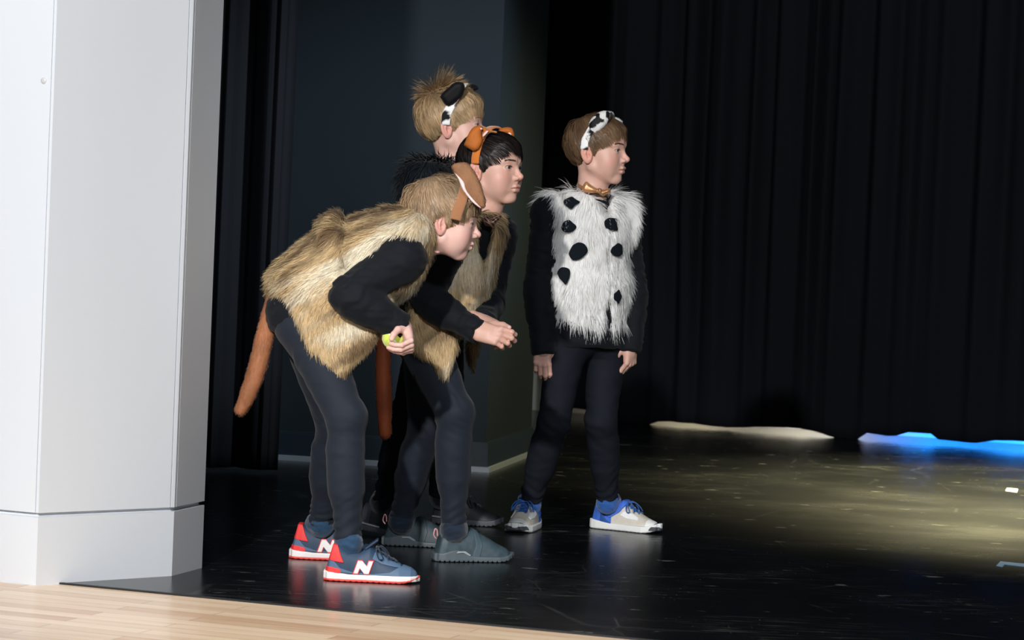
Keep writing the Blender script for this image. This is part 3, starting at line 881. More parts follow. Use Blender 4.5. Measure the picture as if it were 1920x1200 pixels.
def hand_mesh(wrist, d, n, curl, thumb, base, k=1.0, spread=4.0, mirror=1, stub=.03):
    """d: toward fingertips, n: out of the back; mirror -1 swaps the thumb side"""
    X = nrm(np.asarray(d, float)); Z = np.asarray(n, float); Z = nrm(Z - (Z @ X) * X); Y = np.cross(Z, X) * mirror
    M = np.stack([X, Y, Z], 1); f, fing, tp = hand_sdf(curl, thumb, spread, k, stub)
    V, Fq = nets(f, A(-.08, -.06, -.10) * k, A(.17, .09, .05) * k, .0016 * k)
    c = np.tile(base, (len(V), 1)) * (1 + .04 * noise(V, 80, 3)[:, None])
    for pts, rs in list(fing) + [(tp, (0, 0, 0, .0078))]:
        for j in (1, 2, 3):
            m = np.clip(1 - np.linalg.norm(V / k - pts[min(j, len(pts) - 1)], axis=1) / .012, 0, 1)[:, None] * .35
            c = c * (1 - m) + base * A(.98, .72, .70) * m
        tip = pts[-1]; dn = nrm(np.array(pts[-1]) - pts[-2]); up = nrm(np.cross(np.cross(dn, A(0, 0, 1)), dn) + 1e-9)
        q = V / k - tip - up * rs[-1] * .75
        m = (np.linalg.norm(q, axis=1) < .0062)[:, None] * .5
        c = c * (1 - m) + srgb(240, 205, 195) * m
    c = np.clip(c, 0, 1)
    if mirror < 0: Fq = Fq[:, ::-1]
    return wrist + V @ M.T, Fq, c

# ------------------------------------------------------------------ body and clothes
class Fig:
    def __init__(s, J, lat, R=None):
        s.J = {k: np.asarray(v, float) for k, v in J.items()}; s.lat = nrm(np.asarray(lat, float))
        s.R = dict(sh=.052, ua=.040, el=.034, fa=.032, wr=.026, hip=.078, th=.070, kn=.049, ca=.048, an=.033, to=.088, sw=1.42); s.R.update(R or {})
    def torso(s, Q, o=0.0):
        J, R = s.J, s.R
        d = cap(Q, J['pel'], J['wst'], R['to'] * .98 + o, R['to'] * .93 + o, s.lat, R['sw'] * .95)
        d = smin(d, cap(Q, J['wst'], J['chs'], R['to'] * .93 + o, R['to'] + o, s.lat, R['sw']), .05)
        d = smin(d, cap(Q, J['shR'], J['shL'], R['sh'] + o, R['sh'] + o), .05)
        d = smin(d, cap(Q, J['chs'], J['nck'], R['to'] * .75 + o, R['sh'] * .95 + o), .05)
        return d
    def arm(s, Q, k, o=0.0):
        J, R = s.J, s.R; a, b, c = J['sh' + k], J['el' + k], J['wr' + k]
        d = smin(cap(Q, a, b, R['sh'] * .97 + o, R['el'] + o), cap(Q, b, c, R['el'] + o, R['wr'] + o), .012)
        m = b * .55 + c * .45; d = smin(d, cap(Q, b * .8 + c * .2, m, R['fa'] + .004 + o, R['fa'] + o), .02)
        return d
    def leg(s, Q, k, o=0.0):
        J, R = s.J, s.R; a, b, c = J['hp' + k], J['kn' + k], J['an' + k]
        bend = nrm((a + c) / 2 - b + 1e-6)
        d = smin(cap(Q, a, b, R['th'] + o, R['kn'] + o), cap(Q, b, c, R['kn'] + o, R['an'] + o), .02)
        d = smin(d, cap(Q, b * .75 + c * .25 + bend * .014, b * .45 + c * .55 + bend * .008, R['ca'] + o, R['an'] + .008 + o), .03)
        d = smin(d, sph(Q, b - bend * .012, R['kn'] * .8 + o), .02)
        return d
    def box_(s, keys, pad):
        p = np.array([s.J[k] for k in keys]); return p.min(0) - pad, p.max(0) + pad
    def wr(s, Q, amp=.003, sc=34, st=(.55, .55, 1.8), seed=2):
        return amp * (1 - 2 * np.abs(noise(Q * A(*st), sc, seed))) + amp * .6 * noise(Q * A(*st), sc * 2.1, seed + 4)
    def fold(s, Q, p, ax, r=.07, amp=.0035, f=170, seed=0):
        """creases across a limb near a joint"""
        m = np.exp(-(np.linalg.norm(Q - p, axis=1) / r) ** 2)
        ph = (Q - p) @ (nrm(ax) + A(.45, .25, 0) * (1 if seed % 2 else -1)) * f + 5.5 * noise(Q, 17, seed + 31)
        return amp * 1.15 * m * np.sin(ph) * np.clip(.45 + .9 * noise(Q, 17, seed + 3), 0, 1.2)
    def trunk(s):
        f = lambda Q: np.minimum(np.minimum(smin(s.torso(Q, -.014), np.minimum(s.arm(Q, 'R', -.011), s.arm(Q, 'L', -.011)), .02), s.leg(Q, 'R', -.012)), s.leg(Q, 'L', -.012))
        lo, hi = s.box_(s.J.keys(), .12); return nets(f, lo, hi, .012)
    def shirt(s, par, hem=None, collar=None, o=.004, label=None, wa=.003, cuff=None, m=None):
        J = s.J
        def f(Q):
            d = s.torso(Q, o)
            if hasattr(s, 'flare'): d = smin(d, cap(Q, s.flare[0], J['wst'], s.R['to'] + s.flare[1], s.R['to'], s.lat, s.R['sw'] * .98), .03)
            if hem is not None: d = smax(d, hem(Q), .006)
            for k in 'RL':
                a = s.arm(Q, k, o); e, w = J['el' + k], J['wr' + k]; ax = nrm(w - e)
                ex = (cuff or {}).get(k, .008)
                a = a - s.fold(Q, e, ax, .075, .004, 180, ord(k)) - s.fold(Q, w - ax * .03, ax, .05, .0025, 260, 3) - s.fold(Q, J['sh' + k] * .7 + e * .3, nrm(e - J['sh' + k]), .06, .003, 110, 7)
                a = smax(a, (Q - w) @ ax - ex, .004)
                d = smin(d, a, .018)
            if collar is not None: d = smax(d, collar(Q), .004)
            return d - s.wr(Q, wa)
        lo, hi = s.box_(['pel', 'wst', 'chs', 'nck', 'shR', 'shL', 'elR', 'elL', 'wrR', 'wrL'], .19)
        V, Fq = nets(f, lo, hi, .0055)
        return mk('shirt', V, Fq, m or KNIT, par, label=label)
    def leggings(s, par, o=.003, label=None, m=None):
        J = s.J
        def f(Q):
            d = cap(Q, J['pel'], (J['pel'] + J['wst']) / 2, s.R['to'] * .98 + o, s.R['to'] * .9 + o, s.lat, s.R['sw'] * .93)
            ls = []
            for k in 'RL':
                a = s.leg(Q, k, o); kn, an = J['kn' + k], J['an' + k]; ax = nrm(an - kn)
                a = a - s.fold(Q, kn, ax, .075, .0035, 150, ord(k)) - s.fold(Q, an - ax * .03, ax, .085, .004, 190, 5) - s.fold(Q, J['hp' + k] * .8 + kn * .2, nrm(kn - J['hp' + k]), .09, .003, 90, 6)
                a = smax(a, (Q - an) @ ax - .012, .004)
                ls.append(smin(d, a, .05))
            return np.minimum(*ls) - s.wr(Q, .0012, 20, (.8, .8, 1.4))
        lo, hi = s.box_(['pel', 'hpR', 'hpL', 'knR', 'knL', 'anR', 'anL'], .15)
        V, Fq = nets(f, lo, hi, .0055)
        return mk('leggings', V, Fq, m or LEGG, par, label=label)
    def sock(s, par, k, foot, col, r=.034, label=None):
        an = s.J['an' + k]
        def f(Q):
            an2 = A(foot[0], foot[1], foot[2] + .034) * .8 + an * .2
            d = chain(Q, [an + A(0, 0, .01), an - A(0, 0, .015), an2, foot], (r * .93, r * .95, r * .86, r * .62), .02)
            d = d - .0022 * np.sin(Q[:, 2] * 300 + 5 * noise(Q, 22, 8)) * noise(Q, 30, 5) - .001 * noise(Q, 90, 3)
            return d
        p = np.array([an + A(0, 0, .03), foot]); V, Fq = nets(f, p.min(0) - .06, p.max(0) + .06, .0035)
        c = np.tile(col, (len(V), 1)) * (1 + .25 * noise(V * A(1, 1, 3), 60, 2)[:, None])
        return mk('sock', V, Fq, SOCK, par, c, label=label)

# ------------------------------------------------------------------ shoes
SX = [-.004, .0, .02, .05, .08, .11, .15, .19, .22, .236, .240]
class Shoe:
    """local frame: x heel to toe, y left, z up; origin under the heel"""
    def __init__(s, par, heel, yaw, L=.24, pitch=0.0, H=None, Wd=None, name='shoe', z0=0.0, roll=0.0, hz=.088):
        s.hz = hz
        s.M = frame(yaw, pitch, roll); s.o = np.array([heel[0], heel[1], z0]); s.k = L / .24; s.par = par
        s.H = H or [.060, .090, .094, .080, .078, .094, .068, .048, .038, .026, .016]
        s.W = Wd or [.020, .030, .037, .040, .040, .040, .042, .041, .032, .018, .008]
    def w(s, q): return s.o + (np.atleast_2d(q) * s.k) @ s.M.T
    def prof(s, x, y0=0): return np.interp(x, SX, s.H), np.interp(x, SX, s.W)
    def outline(s, Q, grow=0.0):
        w = np.interp(Q[:, 0], SX, s.W) + grow
        e = np.maximum(-Q[:, 0] - .006 - grow, Q[:, 0] - .241 - grow)
        c = .004 * np.sin(Q[:, 0] * 18)
        return smax(np.abs(Q[:, 1] - c) - w, e, .012)
    def upper(s, Q):
        Q = Q.copy(); Q[:, 0] = Q[:, 0] - .20 * np.clip(Q[:, 2] - .02, 0, .1) * np.clip(1 - Q[:, 0] / .11, 0, 1)
        H = np.interp(Q[:, 0], SX, s.H); Wd = np.interp(Q[:, 0], SX, s.W)
        y = np.abs(Q[:, 1] - .004 * np.sin(Q[:, 0] * 18)); z = np.maximum(Q[:, 2], 0)
        p = 2.3 + 3.0 * np.clip(1 - Q[:, 0] / .13, 0, 1); g = ((y / Wd) ** p + (z / H) ** p) ** (1 / p)
        d = (g - 1) * np.minimum(Wd, H) * .9
        d = smax(d, -Q[:, 2] + .012, .004)
        d = smax(d, np.maximum(-Q[:, 0] - .004, Q[:, 0] - .239), .012)
        # hollow for the ankle
        d = smax(d, -cap(Q, A(.060, 0, s.hz), A(.056, 0, s.hz + .06), .024, .034, A(1, 0, 0), 1.3), .006)
        return d
    def mesh(s, name, f, lo, hi, h, m, col, par=None, label=None):
        V, Fq = nets(f, lo, hi, h)
        c = col(V) if callable(col) else np.tile(col, (len(V), 1))
        return mk(name, s.w(V), Fq, m, par if par is not None else s.par, c, label=label)
    def build(s, col, label=None, m=None):
        s.up = s.mesh('shoe', s.upper, A(-.02, -.06, 0), A(.26, .06, .11), .0022, m or SHOE, col, label=label); return s.up
    def patch(s, name, poly, off, col, m=None, side=0, label=None, h=.0014, inner=-.003):
        """a panel laid on the upper, outline given in the side view (x, z); side -1 right, +1 left, 0 both"""
        p = np.asarray(poly, float)
        def f(Q):
            d = smax(s.upper(Q) - off, poly2(Q[:, 0], Q[:, 2], p), .0012)
            d = np.maximum(d, -(s.upper(Q) - inner))
            if side: d = np.maximum(d, -Q[:, 1] * side + .004)
            return d
        lo = A(p[:, 0].min() - .008, -.055 if side <= 0 else 0, p[:, 1].min() - .006); hi = A(p[:, 0].max() + .008, .055 if side >= 0 else 0, p[:, 1].max() + .006)
        return s.mesh(name, f, lo, hi, h, m or SHOE, col, s.up, label)
    def sole(s, name, z0, z1, grow, col, lugs=0.0, label=None, rocker=0.0, h=.0022, z1f=None):
        def f(Q):
            zz = Q[:, 2] - rocker * np.clip((Q[:, 0] - .19) / .05, 0, 1) ** 2 * .012
            top = z1 if z1f is None else z1f(Q[:, 0])
            d = smax(s.outline(Q, grow), zz - top, .003); d = smax(d, -(zz - z0), .002)
            if lugs: d = smax(d, -(np.abs((Q[:, 0] * 75) % 1 - .5) - .18) / 75 - np.clip(-(zz - z0 - lugs), -1, 0) * 5, .0005) if False else np.maximum(d, np.where(zz < z0 + lugs * .6, .0010 * np.sin(Q[:, 0] * 420) - .0006, -1))
            return d
        return s.mesh(name, f, A(-.025, -.06, -.004), A(.262, .06, (z1 if z1f is None else .05) + .02), h, RUBBER, col, s.up, label)
    def laces(s, col, xs, m=None, r=.0018, z=None, yw=.016):
        parts = []
        def top(x, y):
            H, Wd = np.interp(x, SX, s.H), np.interp(x, SX, s.W)
            return H * (1 - (abs(y) / Wd) ** 2.3) ** (1 / 2.3)
        pts = []
        for i in range(len(xs) - 1):
            for sg in (1, -1):
                a = (xs[i], sg * yw); b_ = (xs[i + 1], -sg * yw)
                path = [A(a[0] + (b_[0] - a[0]) * t, a[1] + (b_[1] - a[1]) * t, top(a[0] + (b_[0] - a[0]) * t, a[1] + (b_[1] - a[1]) * t) + .003 + .0012 * (sg > 0)) for t in np.linspace(0, 1, 9)]
                parts.append(sweep(path, circ(r * 1.5, 6, r * .7), side=A(1, 0, 0)))
        x0 = xs[0]; zt = top(x0, 0) + .004
        for sg in (1, -1):   # bow loops and ends
            lp = spline([A(x0, 0, zt), A(x0 + .004, sg * .018, zt + .006), A(x0 + .012, sg * .034, zt - .008), A(x0 + .020, sg * .037, zt - .024), A(x0 + .010, sg * .036, zt - .026), A(x0 + .002, sg * .026, zt - .008), A(x0, 0, zt + .002)], 5)
            parts.append(sweep(lp, circ(r, 6), side=A(0, 0, 1)))
            en_ = spline([A(x0, 0, zt), A(x0 + .014, sg * .014, zt + .003), A(x0 + .030, sg * .028, zt - .014), A(x0 + .034, sg * .035, zt - .026)], 4)
            parts.append(sweep(en_, circ(r, 6), side=A(0, 0, 1)))
        V, q = join(parts)
        return mk('laces', s.w(V), fixtri(q), m or SOCK, s.up, np.tile(col, (len(V), 1)))

# ------------------------------------------------------------------ headbands, ears, tails, bows
def band(hd, par, xb, xt, col, w=.014, t=.004, ry=.083, rz=.100, zc=.040, a0=-100, a1=100, label=None, name='headband', fuzz=0):
    tt = np.radians(np.linspace(a0, a1, 60))
    path = np.stack([xb + (xt - xb) * np.clip(np.cos(tt), 0, 1), -ry * np.sin(tt), zc + rz * np.cos(tt)], 1)
    th = np.linspace(0, 2 * math.pi, 12, endpoint=False)
    sec = np.stack([w * np.sign(np.cos(th)) * np.abs(np.cos(th)) ** .6, t * np.sign(np.sin(th)) * np.abs(np.sin(th)) ** .8], 1)
    V, q = sweep(path, sec, side=A(1, 0, 0))
    Vw = hd.w(V); c = col(Vw) if callable(col) else np.tile(col, (len(V), 1))
    return mk(name, Vw, fixtri(q), PLUSH, par, c, label=label)

def fuzzed(name, f, lo, hi, h, col, par, n=1500, length=.005, flow=None, label=None, width=.0011, m=None, mfuzz=None):
    V, Fq = nets(f, lo, hi, h)
    c = col(V) if callable(col) else np.tile(col, (len(V), 1)); N = vnormals(V, Fq)
    if n:
        p, nn = sample(V, Fq, n, 5)
        fl = np.tile(A(0, 0, -1) if flow is None else flow, (n, 1)).astype(float)
        pts = fur_paths(p - nn * .001, nn, fl, length, 3, 1.2, .3, 80, 6)
        cc = (col(p) if callable(col) else np.tile(col, (n, 1))) * np.random.default_rng(2).uniform(.8, 1.2, (n, 1))
        sv, sq, sc2, sn = strands(pts, A(1, .8, .2) * width, np.repeat(nn[:, None], 3, 1), .6, cc, 7, .85)
        V, Fq, c, N = merge_fur(V, Fq, c, N, sv, sq, sc2, sn)
        return mk(name, V, Fq, mfuzz or FURM, par, c, normals=N, label=label)
    return mk(name, V, Fq, m or PLUSH, par, c, label=label)

def crop(pts, x0, y0, k): return [(x0 + a / k, y0 + b_ / k) for a, b_ in pts]

def leaf(name, pts, d0, Wd, Rr, col, par, tilt=(0, 0), **kw):
    p = smooth_poly(pts); c0 = p.mean(0)
    f = lambda Q: pillow(Q, p, d0, Wd, Rr, tilt, c0)
    q = np.array([P(a, b_, d0) for a, b_ in p]); ex = Wd + abs(tilt[0]) * np.ptp(q[:, 0]) + abs(tilt[1]) * np.ptp(q[:, 2]) + .006
    return fuzzed(name, f, q.min(0) - A(.008, ex, .008), q.max(0) + A(.008, ex, .008), .0024, col, par, **kw)

def tail(par, pts, rs, col, label=None, n=5000):
    path = spline(pts, 10); r = np.interp(np.linspace(0, 1, len(path)), np.linspace(0, 1, len(rs)), rs)
    f = lambda Q: chain(Q, path[::3], r[::3], .0) - .0012 * noise(Q, 70, 3)
    return fuzzed('tail', f, path.min(0) - .05, path.max(0) + .05, .005, col, par, n=n, length=.008, label=label, width=.0013)

def fur_garment(name, f, lo, hi, par, col, n, length, flow, h=.008, S=6, width=.0022, keep=None, lift=.35, wob=.35, clump=30, grav=.3, base_k=.7, seed=1, label=None, jit=.55, cjit=.14, lenf=None, nb=.62, tip=None):
    V, Fq = nets(f, lo, hi, h); N = vnormals(V, Fq)
    p, nn = sample(V, Fq, n, seed, keep)
    fl = flow(p) if callable(flow) else np.tile(flow, (n, 1))
    L = length if lenf is None else length * lenf(p)
    pts = fur_paths(p - nn * .002, nn, fl, L, S, lift, wob, clump, seed, grav)
    r = np.random.default_rng(seed); c = col(p) * (1 + r.normal(0, cjit, (n, 1))) * (1 + .12 * noise(p, 60, 4)[:, None])
    if tip is not None:
        t = np.linspace(0, 1, S)[None, :, None] ** 1.5; cs = c[:, None] * (1 - t) + np.clip(c[:, None] * tip, 0, 1) * t
    else: cs = c
    wd = np.interp(np.linspace(0, 1, S), [0, .5, 1], [1, .9, .12]) * width
    sv, sq, sc2, sn = strands(pts, wd, np.repeat(nn[:, None], S, 1), jit, np.clip(cs, 0, 1), seed + 1, nb)
    V2, F2, C2, N2 = merge_fur(V, Fq, np.clip(col(V) * base_k, 0, 1), N, sv, sq, sc2, sn)
    return mk(name, V2, F2, FURM, par, C2, normals=N2, label=label)
# ------------------------------------------------------------------ the four children
def tan_fur(seed, dark=.9, warm=1.0):
    base = srgb(202, 179, 140); pale = srgb(228, 218, 198); brown = srgb(112, 88, 64)
    def col(Q):
        R_ = Q @ A([.84, 0, -.54], [0, 1, 0], [.54, 0, .84]); a = noise(R_ * A(.7, 1, 1.7), 8, seed); b_ = noise(R_ * A(.5, 1.3, 2.4), 24, seed + 5)
        m = np.clip((a * .8 + .75 * b_ - .10) * 1.3, 0, 1)[:, None] * dark
        p_ = np.clip((-a + .4 * b_ - .1) * 2, 0, 1)[:, None]
        c = base * (1 - p_) + pale * p_
        return (c * (1 - m) + brown * m) * A(1, .99 ** warm, .96 ** warm)
    return col
DN = A(0, 0, -1.0)
SK1, SK2, SK3, SK4 = srgb(214, 174, 162), srgb(202, 160, 144), srgb(214, 172, 158), srgb(208, 166, 150)

def body(fig, hd, par, skin, neck, hands):
    V, Fq, c = hd.mesh(skin, neck)
    parts = [(V, Fq)]; cs = [c]
    for (hv, hf, hc) in hands: parts.append((hv, hf)); cs.append(hc)
    tv, tf = fig.trunk(); parts.append((tv, tf)); cs.append(np.tile(skin, (len(tv), 1)))
    V, Fq = join(parts)
    return mk('body', V, Fq, SKIN, par, np.vstack(cs))

# ============ front child: bending forward in tan fur, hands round a ball
D1 = 7.75
J1 = dict(pel=P(566, 588, D1), wst=P(625, 532, D1), chs=P(712, 478, D1), nck=P(782, 432, D1),
          shR=P(752, 486, D1 - .12), elR=P(653, 553, D1 - .20), wrR=P(752, 614, D1 - .17),
          shL=P(775, 468, D1 + .13), elL=P(700, 560, D1 + .18), wrL=P(722, 592, D1 - .08),
          hpR=P(580, 622, D1 - .07), knR=P(650, 785, D1 - .13), anR=P(652, 1012, D1 - .13),
          hpL=P(578, 618, D1 + .09), knL=P(630, 800, D1 + .16), anL=P(604, 975, 8.03))
e1p = empty('person', 'child in tan fur vest and floppy brown dog ears bending forward in front', 'person', (*G(660, 1090)[:2], 0))
f1 = Fig(J1, A(0, 1, 0), dict(sh=.060, ua=.048, el=.045, fa=.043, wr=.034, th=.074, kn=.048, ca=.040, an=.032, hip=.08, to=.085))
h1 = Head(P(829, 423, D1), 3, 9.5, 0, k=.985, eye_open=.72, nose=1.02, chin=-.004, gaze=(0, 2))
hand1R = hand_mesh(P(762, 620, D1 - .17), A(.22, -.75, -.62), A(1, .05, .1), [(64, 40, 22), (68, 38, 22), (72, 38, 22), (74, 38, 22)],
                   [(.6, .6, -.8), (.9, .1, -.7), (.9, -.1, -.5)], SK1, .86, spread=2, mirror=-1, stub=.02)
hand1L = hand_mesh(P(718, 598, D1 - .12), A(.25, -.55, -.75), A(-1, -.2, .1), [(50, 55, 30), (50, 55, 30), (55, 55, 30), (58, 55, 30)],
                   [(.7, .5, -.7), (.9, .1, -.6), (.9, 0, -.4)], SK1, .82, spread=2, stub=.015)
body(f1, h1, e1p, SK1, [(h1.w(A(-.015, 0, -.01))[0], .050), (P(800, 447, D1), .046), (P(765, 455, D1), .058)], [hand1R, hand1L])
h1.eyes(e1p, srgb(52, 46, 40)); h1.eyebrows(e1p, srgb(128, 98, 70))
hair(h1, e1p, srgb(182, 155, 124), seed=11, L=(.066, .060, .044, .032), mess=.28, vol=.025, gravw=.35,
     flow=lambda p, t: np.where((p[:, 0] > .03)[:, None], A(.3, -.6, -.5), A(0, 0, 0)))
f1.shirt(e1p, collar=lambda Q: (Q - P(800, 450, D1)) @ nrm(P(810, 435, D1) - P(760, 460, D1)), label='black long-sleeved shirt')
f1.leggings(e1p)
h1l = f1
V_, F_ = nets(lambda Q: np.maximum(smax(f1.torso(Q, .014), -((Q - P(585, 560, D1)) @ nrm(P(560, 590, D1) - P(640, 520, D1)) + .02), .01), np.maximum((Q - P(545, 628, D1)) @ A(-.1, 0, -1.0), (Q - P(575, 560, D1)) @ A(1, 0, 0.2) - .045)) - f1.wr(Q, .003), P(500, 660, D1) - A(.05, .2, .05), P(640, 520, D1) + A(.05, .2, .05), .006)
mk('shirt_hem', V_, F_, KNIT, e1p)
# fur vest
o1 = smooth_poly([(503, 522), (512, 500), (535, 478), (566, 452), (590, 430), (604, 412), (622, 404), (640, 403), (652, 410), (672, 402), (705, 393), (742, 388), (775, 386), (800, 392), (815, 410), (822, 436), (816, 462), (806, 490), (790, 520), (772, 545), (748, 560), (730, 585), (708, 618), (690, 628), (640, 640), (590, 625), (552, 600), (520, 570)])
o1b = smooth_poly([(545, 540), (600, 500), (690, 500), (735, 560), (722, 600), (705, 632), (690, 650), (668, 668), (652, 690), (645, 707), (630, 704), (612, 694), (588, 668), (566, 630), (552, 596)])
o1c = smooth_poly([(600, 540), (700, 520), (740, 560), (720, 610), (690, 640), (655, 660), (620, 640)])
fold1 = [P(650, 420, D1 - .12), P(643, 452, D1 - .15), P(645, 480, D1 - .15), P(655, 500, D1 - .15)]
def vest1(Q):
    d = pillow(Q, o1, D1, .168, .115)
    d = smin(d, pillow(Q, o1b, D1 - .135, .020, .03, (0, -.05), (640, 600)), .03)
    d = smin(d, pillow(Q, o1c, D1 + .135, .020, .03), .03)
    d = smax(d, -chain(Q, fold1, (.012, .016, .014, .006), 0), .03)
    d = smin(d, chain(Q, [P(628, 415, D1 - .06), P(622, 445, D1 - .13), P(630, 478, D1 - .145)], (.026, .028, .010), .01), .03)
    d = smax(d, -cap(Q, J1['shR'] + A(.005, -.09, 0), J1['shR'] + A(.005, .02, 0), .066), .012)
    return d - .004 * noise(Q, 18, 4)
def flow1(p):
    px, py, _ = proj(p); low = np.clip((py - 540) / 60, 0, 1)[:, None]
    b_ = nrm(A(-.85, 0, -.55) + 0 * p); c_ = nrm(A(.12, 0, -1) + 0 * p)
    up = np.clip((px - 730) / 60, 0, 1)[:, None]
    return b_ * (1 - low) + c_ * low + up * A(.6, -.1, -.8)
LO1 = P(490, 730, D1) - A(.03, .20, .03); HI1 = P(830, 385, D1) + A(.03, .20, .04)
fur_garment('vest', vest1, LO1, HI1, e1p, tan_fur(3), 95000, .032, flow1, seed=21, label='tan and brown faux fur vest', base_k=.9, width=.0014, clump=26, wob=.40, cjit=.2, tip=1.25, lift=.4)
# headband, ears
BR1 = srgb(160, 112, 78)
band(h1, e1p, .030, .046, BR1 * .9, w=.0155, rz=.121, ry=.099, a0=-5, a1=98)
E1 = crop([(545, 130), (600, 105), (670, 110), (720, 170), (770, 260), (805, 370), (815, 455), (790, 472), (745, 450), (690, 395), (648, 335), (610, 260), (565, 190)], 720, 280, 4.286)
leaf('dog_ear', E1, D1 - .108, .012, .014, lambda q: np.clip(srgb(166, 122, 88) * (1 + .12 * noise(q, 50, 3)[:, None]), 0, 1), e1p, n=4000, length=.006, tilt=(0, .15))
E1p_ = crop([(560, 182), (600, 212), (645, 262), (665, 330), (715, 395), (760, 445), (790, 478), (770, 472), (715, 432), (672, 382), (628, 318), (596, 240)], 720, 280, 4.286)
leaf('ear_lining', E1p_, D1 - .112, .009, .006, srgb(246, 214, 212), e1p, n=0, tilt=(0, .15))
E1f = crop([(640, 105), (690, 90), (740, 120), (760, 180), (700, 160)], 720, 280, 4.286)
fx, fy, fd = [v[0] for v in proj(h1.w(A(.045, .088, .112)))]
leaf('dog_ear', [(fx + a, fy + b_) for a, b_ in ((-14, -14), (0, -20), (14, -8), (20, 18), (12, 30), (0, 10))], fd, .012, .012, srgb(165, 112, 70), e1p, n=0)
# bow at the throat
leaf('bow_tie', crop([(405, 820), (430, 812), (452, 822), (448, 838), (420, 840)], 720, 280, 4.286), D1 - .10, .010, .008, srgb(190, 140, 130), e1p, n=0, label='small pinkish bow under the chin', m=SATIN)
tail(e1p, [P(520, 548, D1), P(512, 572, D1), P(498, 625, D1 - .01), P(482, 690, D1 - .02), P(464, 742, D1 - .03), P(449, 774, D1 - .03)], (.024, .024, .025, .025, .022, .016), lambda q: np.clip(srgb(174, 116, 80) * (1 + .22 * noise(q, 28, 3)[:, None]), 0, 1), label='long brown plush tail')
# socks and shoes
NAVY = srgb(38, 62, 88); SUEDE = srgb(82, 108, 136); RED = srgb(236, 62, 62); WHITE = srgb(240, 236, 234)
def sneaker1(k, heel_px, toe_px, foot_top):
    hh, tt = G(*heel_px), G(*toe_px); v = tt - hh; L = np.linalg.norm(v); yaw = math.degrees(math.atan2(v[1], v[0]))
    s = Shoe(e1p, hh, yaw, L, z0=.001)
    def zone(Q):
        x, z = Q[:, 0], Q[:, 2]; c = np.tile(NAVY, (len(Q), 1))
        return c * (1 + .1 * noise(Q, 300, 3)[:, None])
    s.build(zone, label='navy sneaker with red heel and white sole' )
    s.patch('overlay', [(-.01, .012), (.26, .012), (.26, .045), (.21, .050), (.185, .040), (.165, .028), (.12, .022), (.07, .024), (.035, .034), (.012, .058), (-.01, .064)], .0016, SUEDE)
    s.patch('overlay', [(.118, .060), (.124, .078), (.140, .074), (.165, .058), (.192, .048), (.196, .040), (.176, .042), (.145, .048)], .0018, SUEDE)
    s.patch('heel_patch', [(-.012, .058), (.014, .052), (.044, .048), (.036, .066), (.026, .094), (-.01, .098)], .0030, RED, label='red heel patch')
    s.patch('heel_band', [(-.01, .020), (.030, .018), (.038, .024), (.034, .032), (.012, .037), (-.01, .037)], .0028, RED, label='red lower heel band')
    # letter N on the side, slanted
    sl = .32
    def N_(g):
        x0, z0, hgt, wd, st = .070, .0215, .034, .040, .0115
        T = lambda a, b_: (x0 + a + b_ * sl, z0 + b_)
        return [T(-g, -g), T(st + g, -g), T(st + g, hgt * .42), T(wd - st, -g), T(wd + g, -g), T(wd + g, hgt + g), T(wd - st - g, hgt + g), T(wd - st - g, hgt * .58), T(st, hgt + g), T(-g, hgt + g)]
    for sd in (-1, 1):
        s.patch('logo_edge', N_(.0022), .0030, RED, side=sd, h=.0010)
        s.patch('logo', N_(0), .0042, WHITE, side=sd, h=.0010, label='white letter N')
    s.sole('midsole', .004, .019, .004, WHITE, label='white midsole', z1f=lambda x: .019 + .006 * np.clip(1 - x / .06, 0, 1))
    s.sole('outsole', -.0005, .0075, .0045, srgb(232, 84, 76), lugs=.004, label='red outsole', rocker=1)
    s.patch('piping', [(-.01, .0245), (.02, .021), (.10, .017), (.10, .0215), (.02, .0255), (-.01, .029)], .0020, srgb(52, 62, 78))
    # tongue with a label
    f = lambda Q: box(Q, A(.114, 0, .097), (.0035, .020, .022), .003, frame(0, 52, 0))
    t = s.mesh('tongue', f, A(.08, -.03, .06), A(.15, .03, .14), .0016, SHOE, NAVY * .8, s.up)
    for j, zz in enumerate((.0, .015)):
        R_ = frame(0, 52, 0)
        f = lambda Q: box(Q, A(.114, 0, .097) + R_ @ A(.0038, -.006, .012 - zz), (.0008, .0062, .0055), .0004, R_)
        s.mesh('tongue_mark', f, A(.08, -.03, .06), A(.15, .03, .14), .0010, SHOE, srgb(196, 44, 50), s.up, label='red mark on the tongue')
    s.laces(srgb(26, 44, 66), [.126, .140, .154, .168, .182])
    f1.sock(e1p, k, s.w(A(.058, 0, .055))[0], srgb(44, 70, 96), .0335, label='slouched blue sock')
    return s
sneaker1('R', (613.5, 1086), (784, 1093), None)
sneaker1('L', (549, 1045), (712, 1052), None)
# tennis ball held in the hands: its own thing
bc_ = P(738, 634, D1 - .175)
def ballcol(q):
    n_ = nrm(q - bc_); s_ = np.abs(n_[:, 0] * .75 - .55 * np.sin(2.0 * np.arctan2(n_[:, 1], n_[:, 2])) * .6)
    return np.where((s_ < .05)[:, None], srgb(236, 240, 226), srgb(206, 222, 92))
V, Fq = nets(lambda q: sph(q, bc_, .0305), bc_ - .045, bc_ + .045, .0025)
mk('tennis_ball', V, Fq, mat('ball_felt', attr=True, rough=.9, sheen=.5), None, ballcol(V), label='yellow green tennis ball held in the bending child\'s hands', cat='ball')

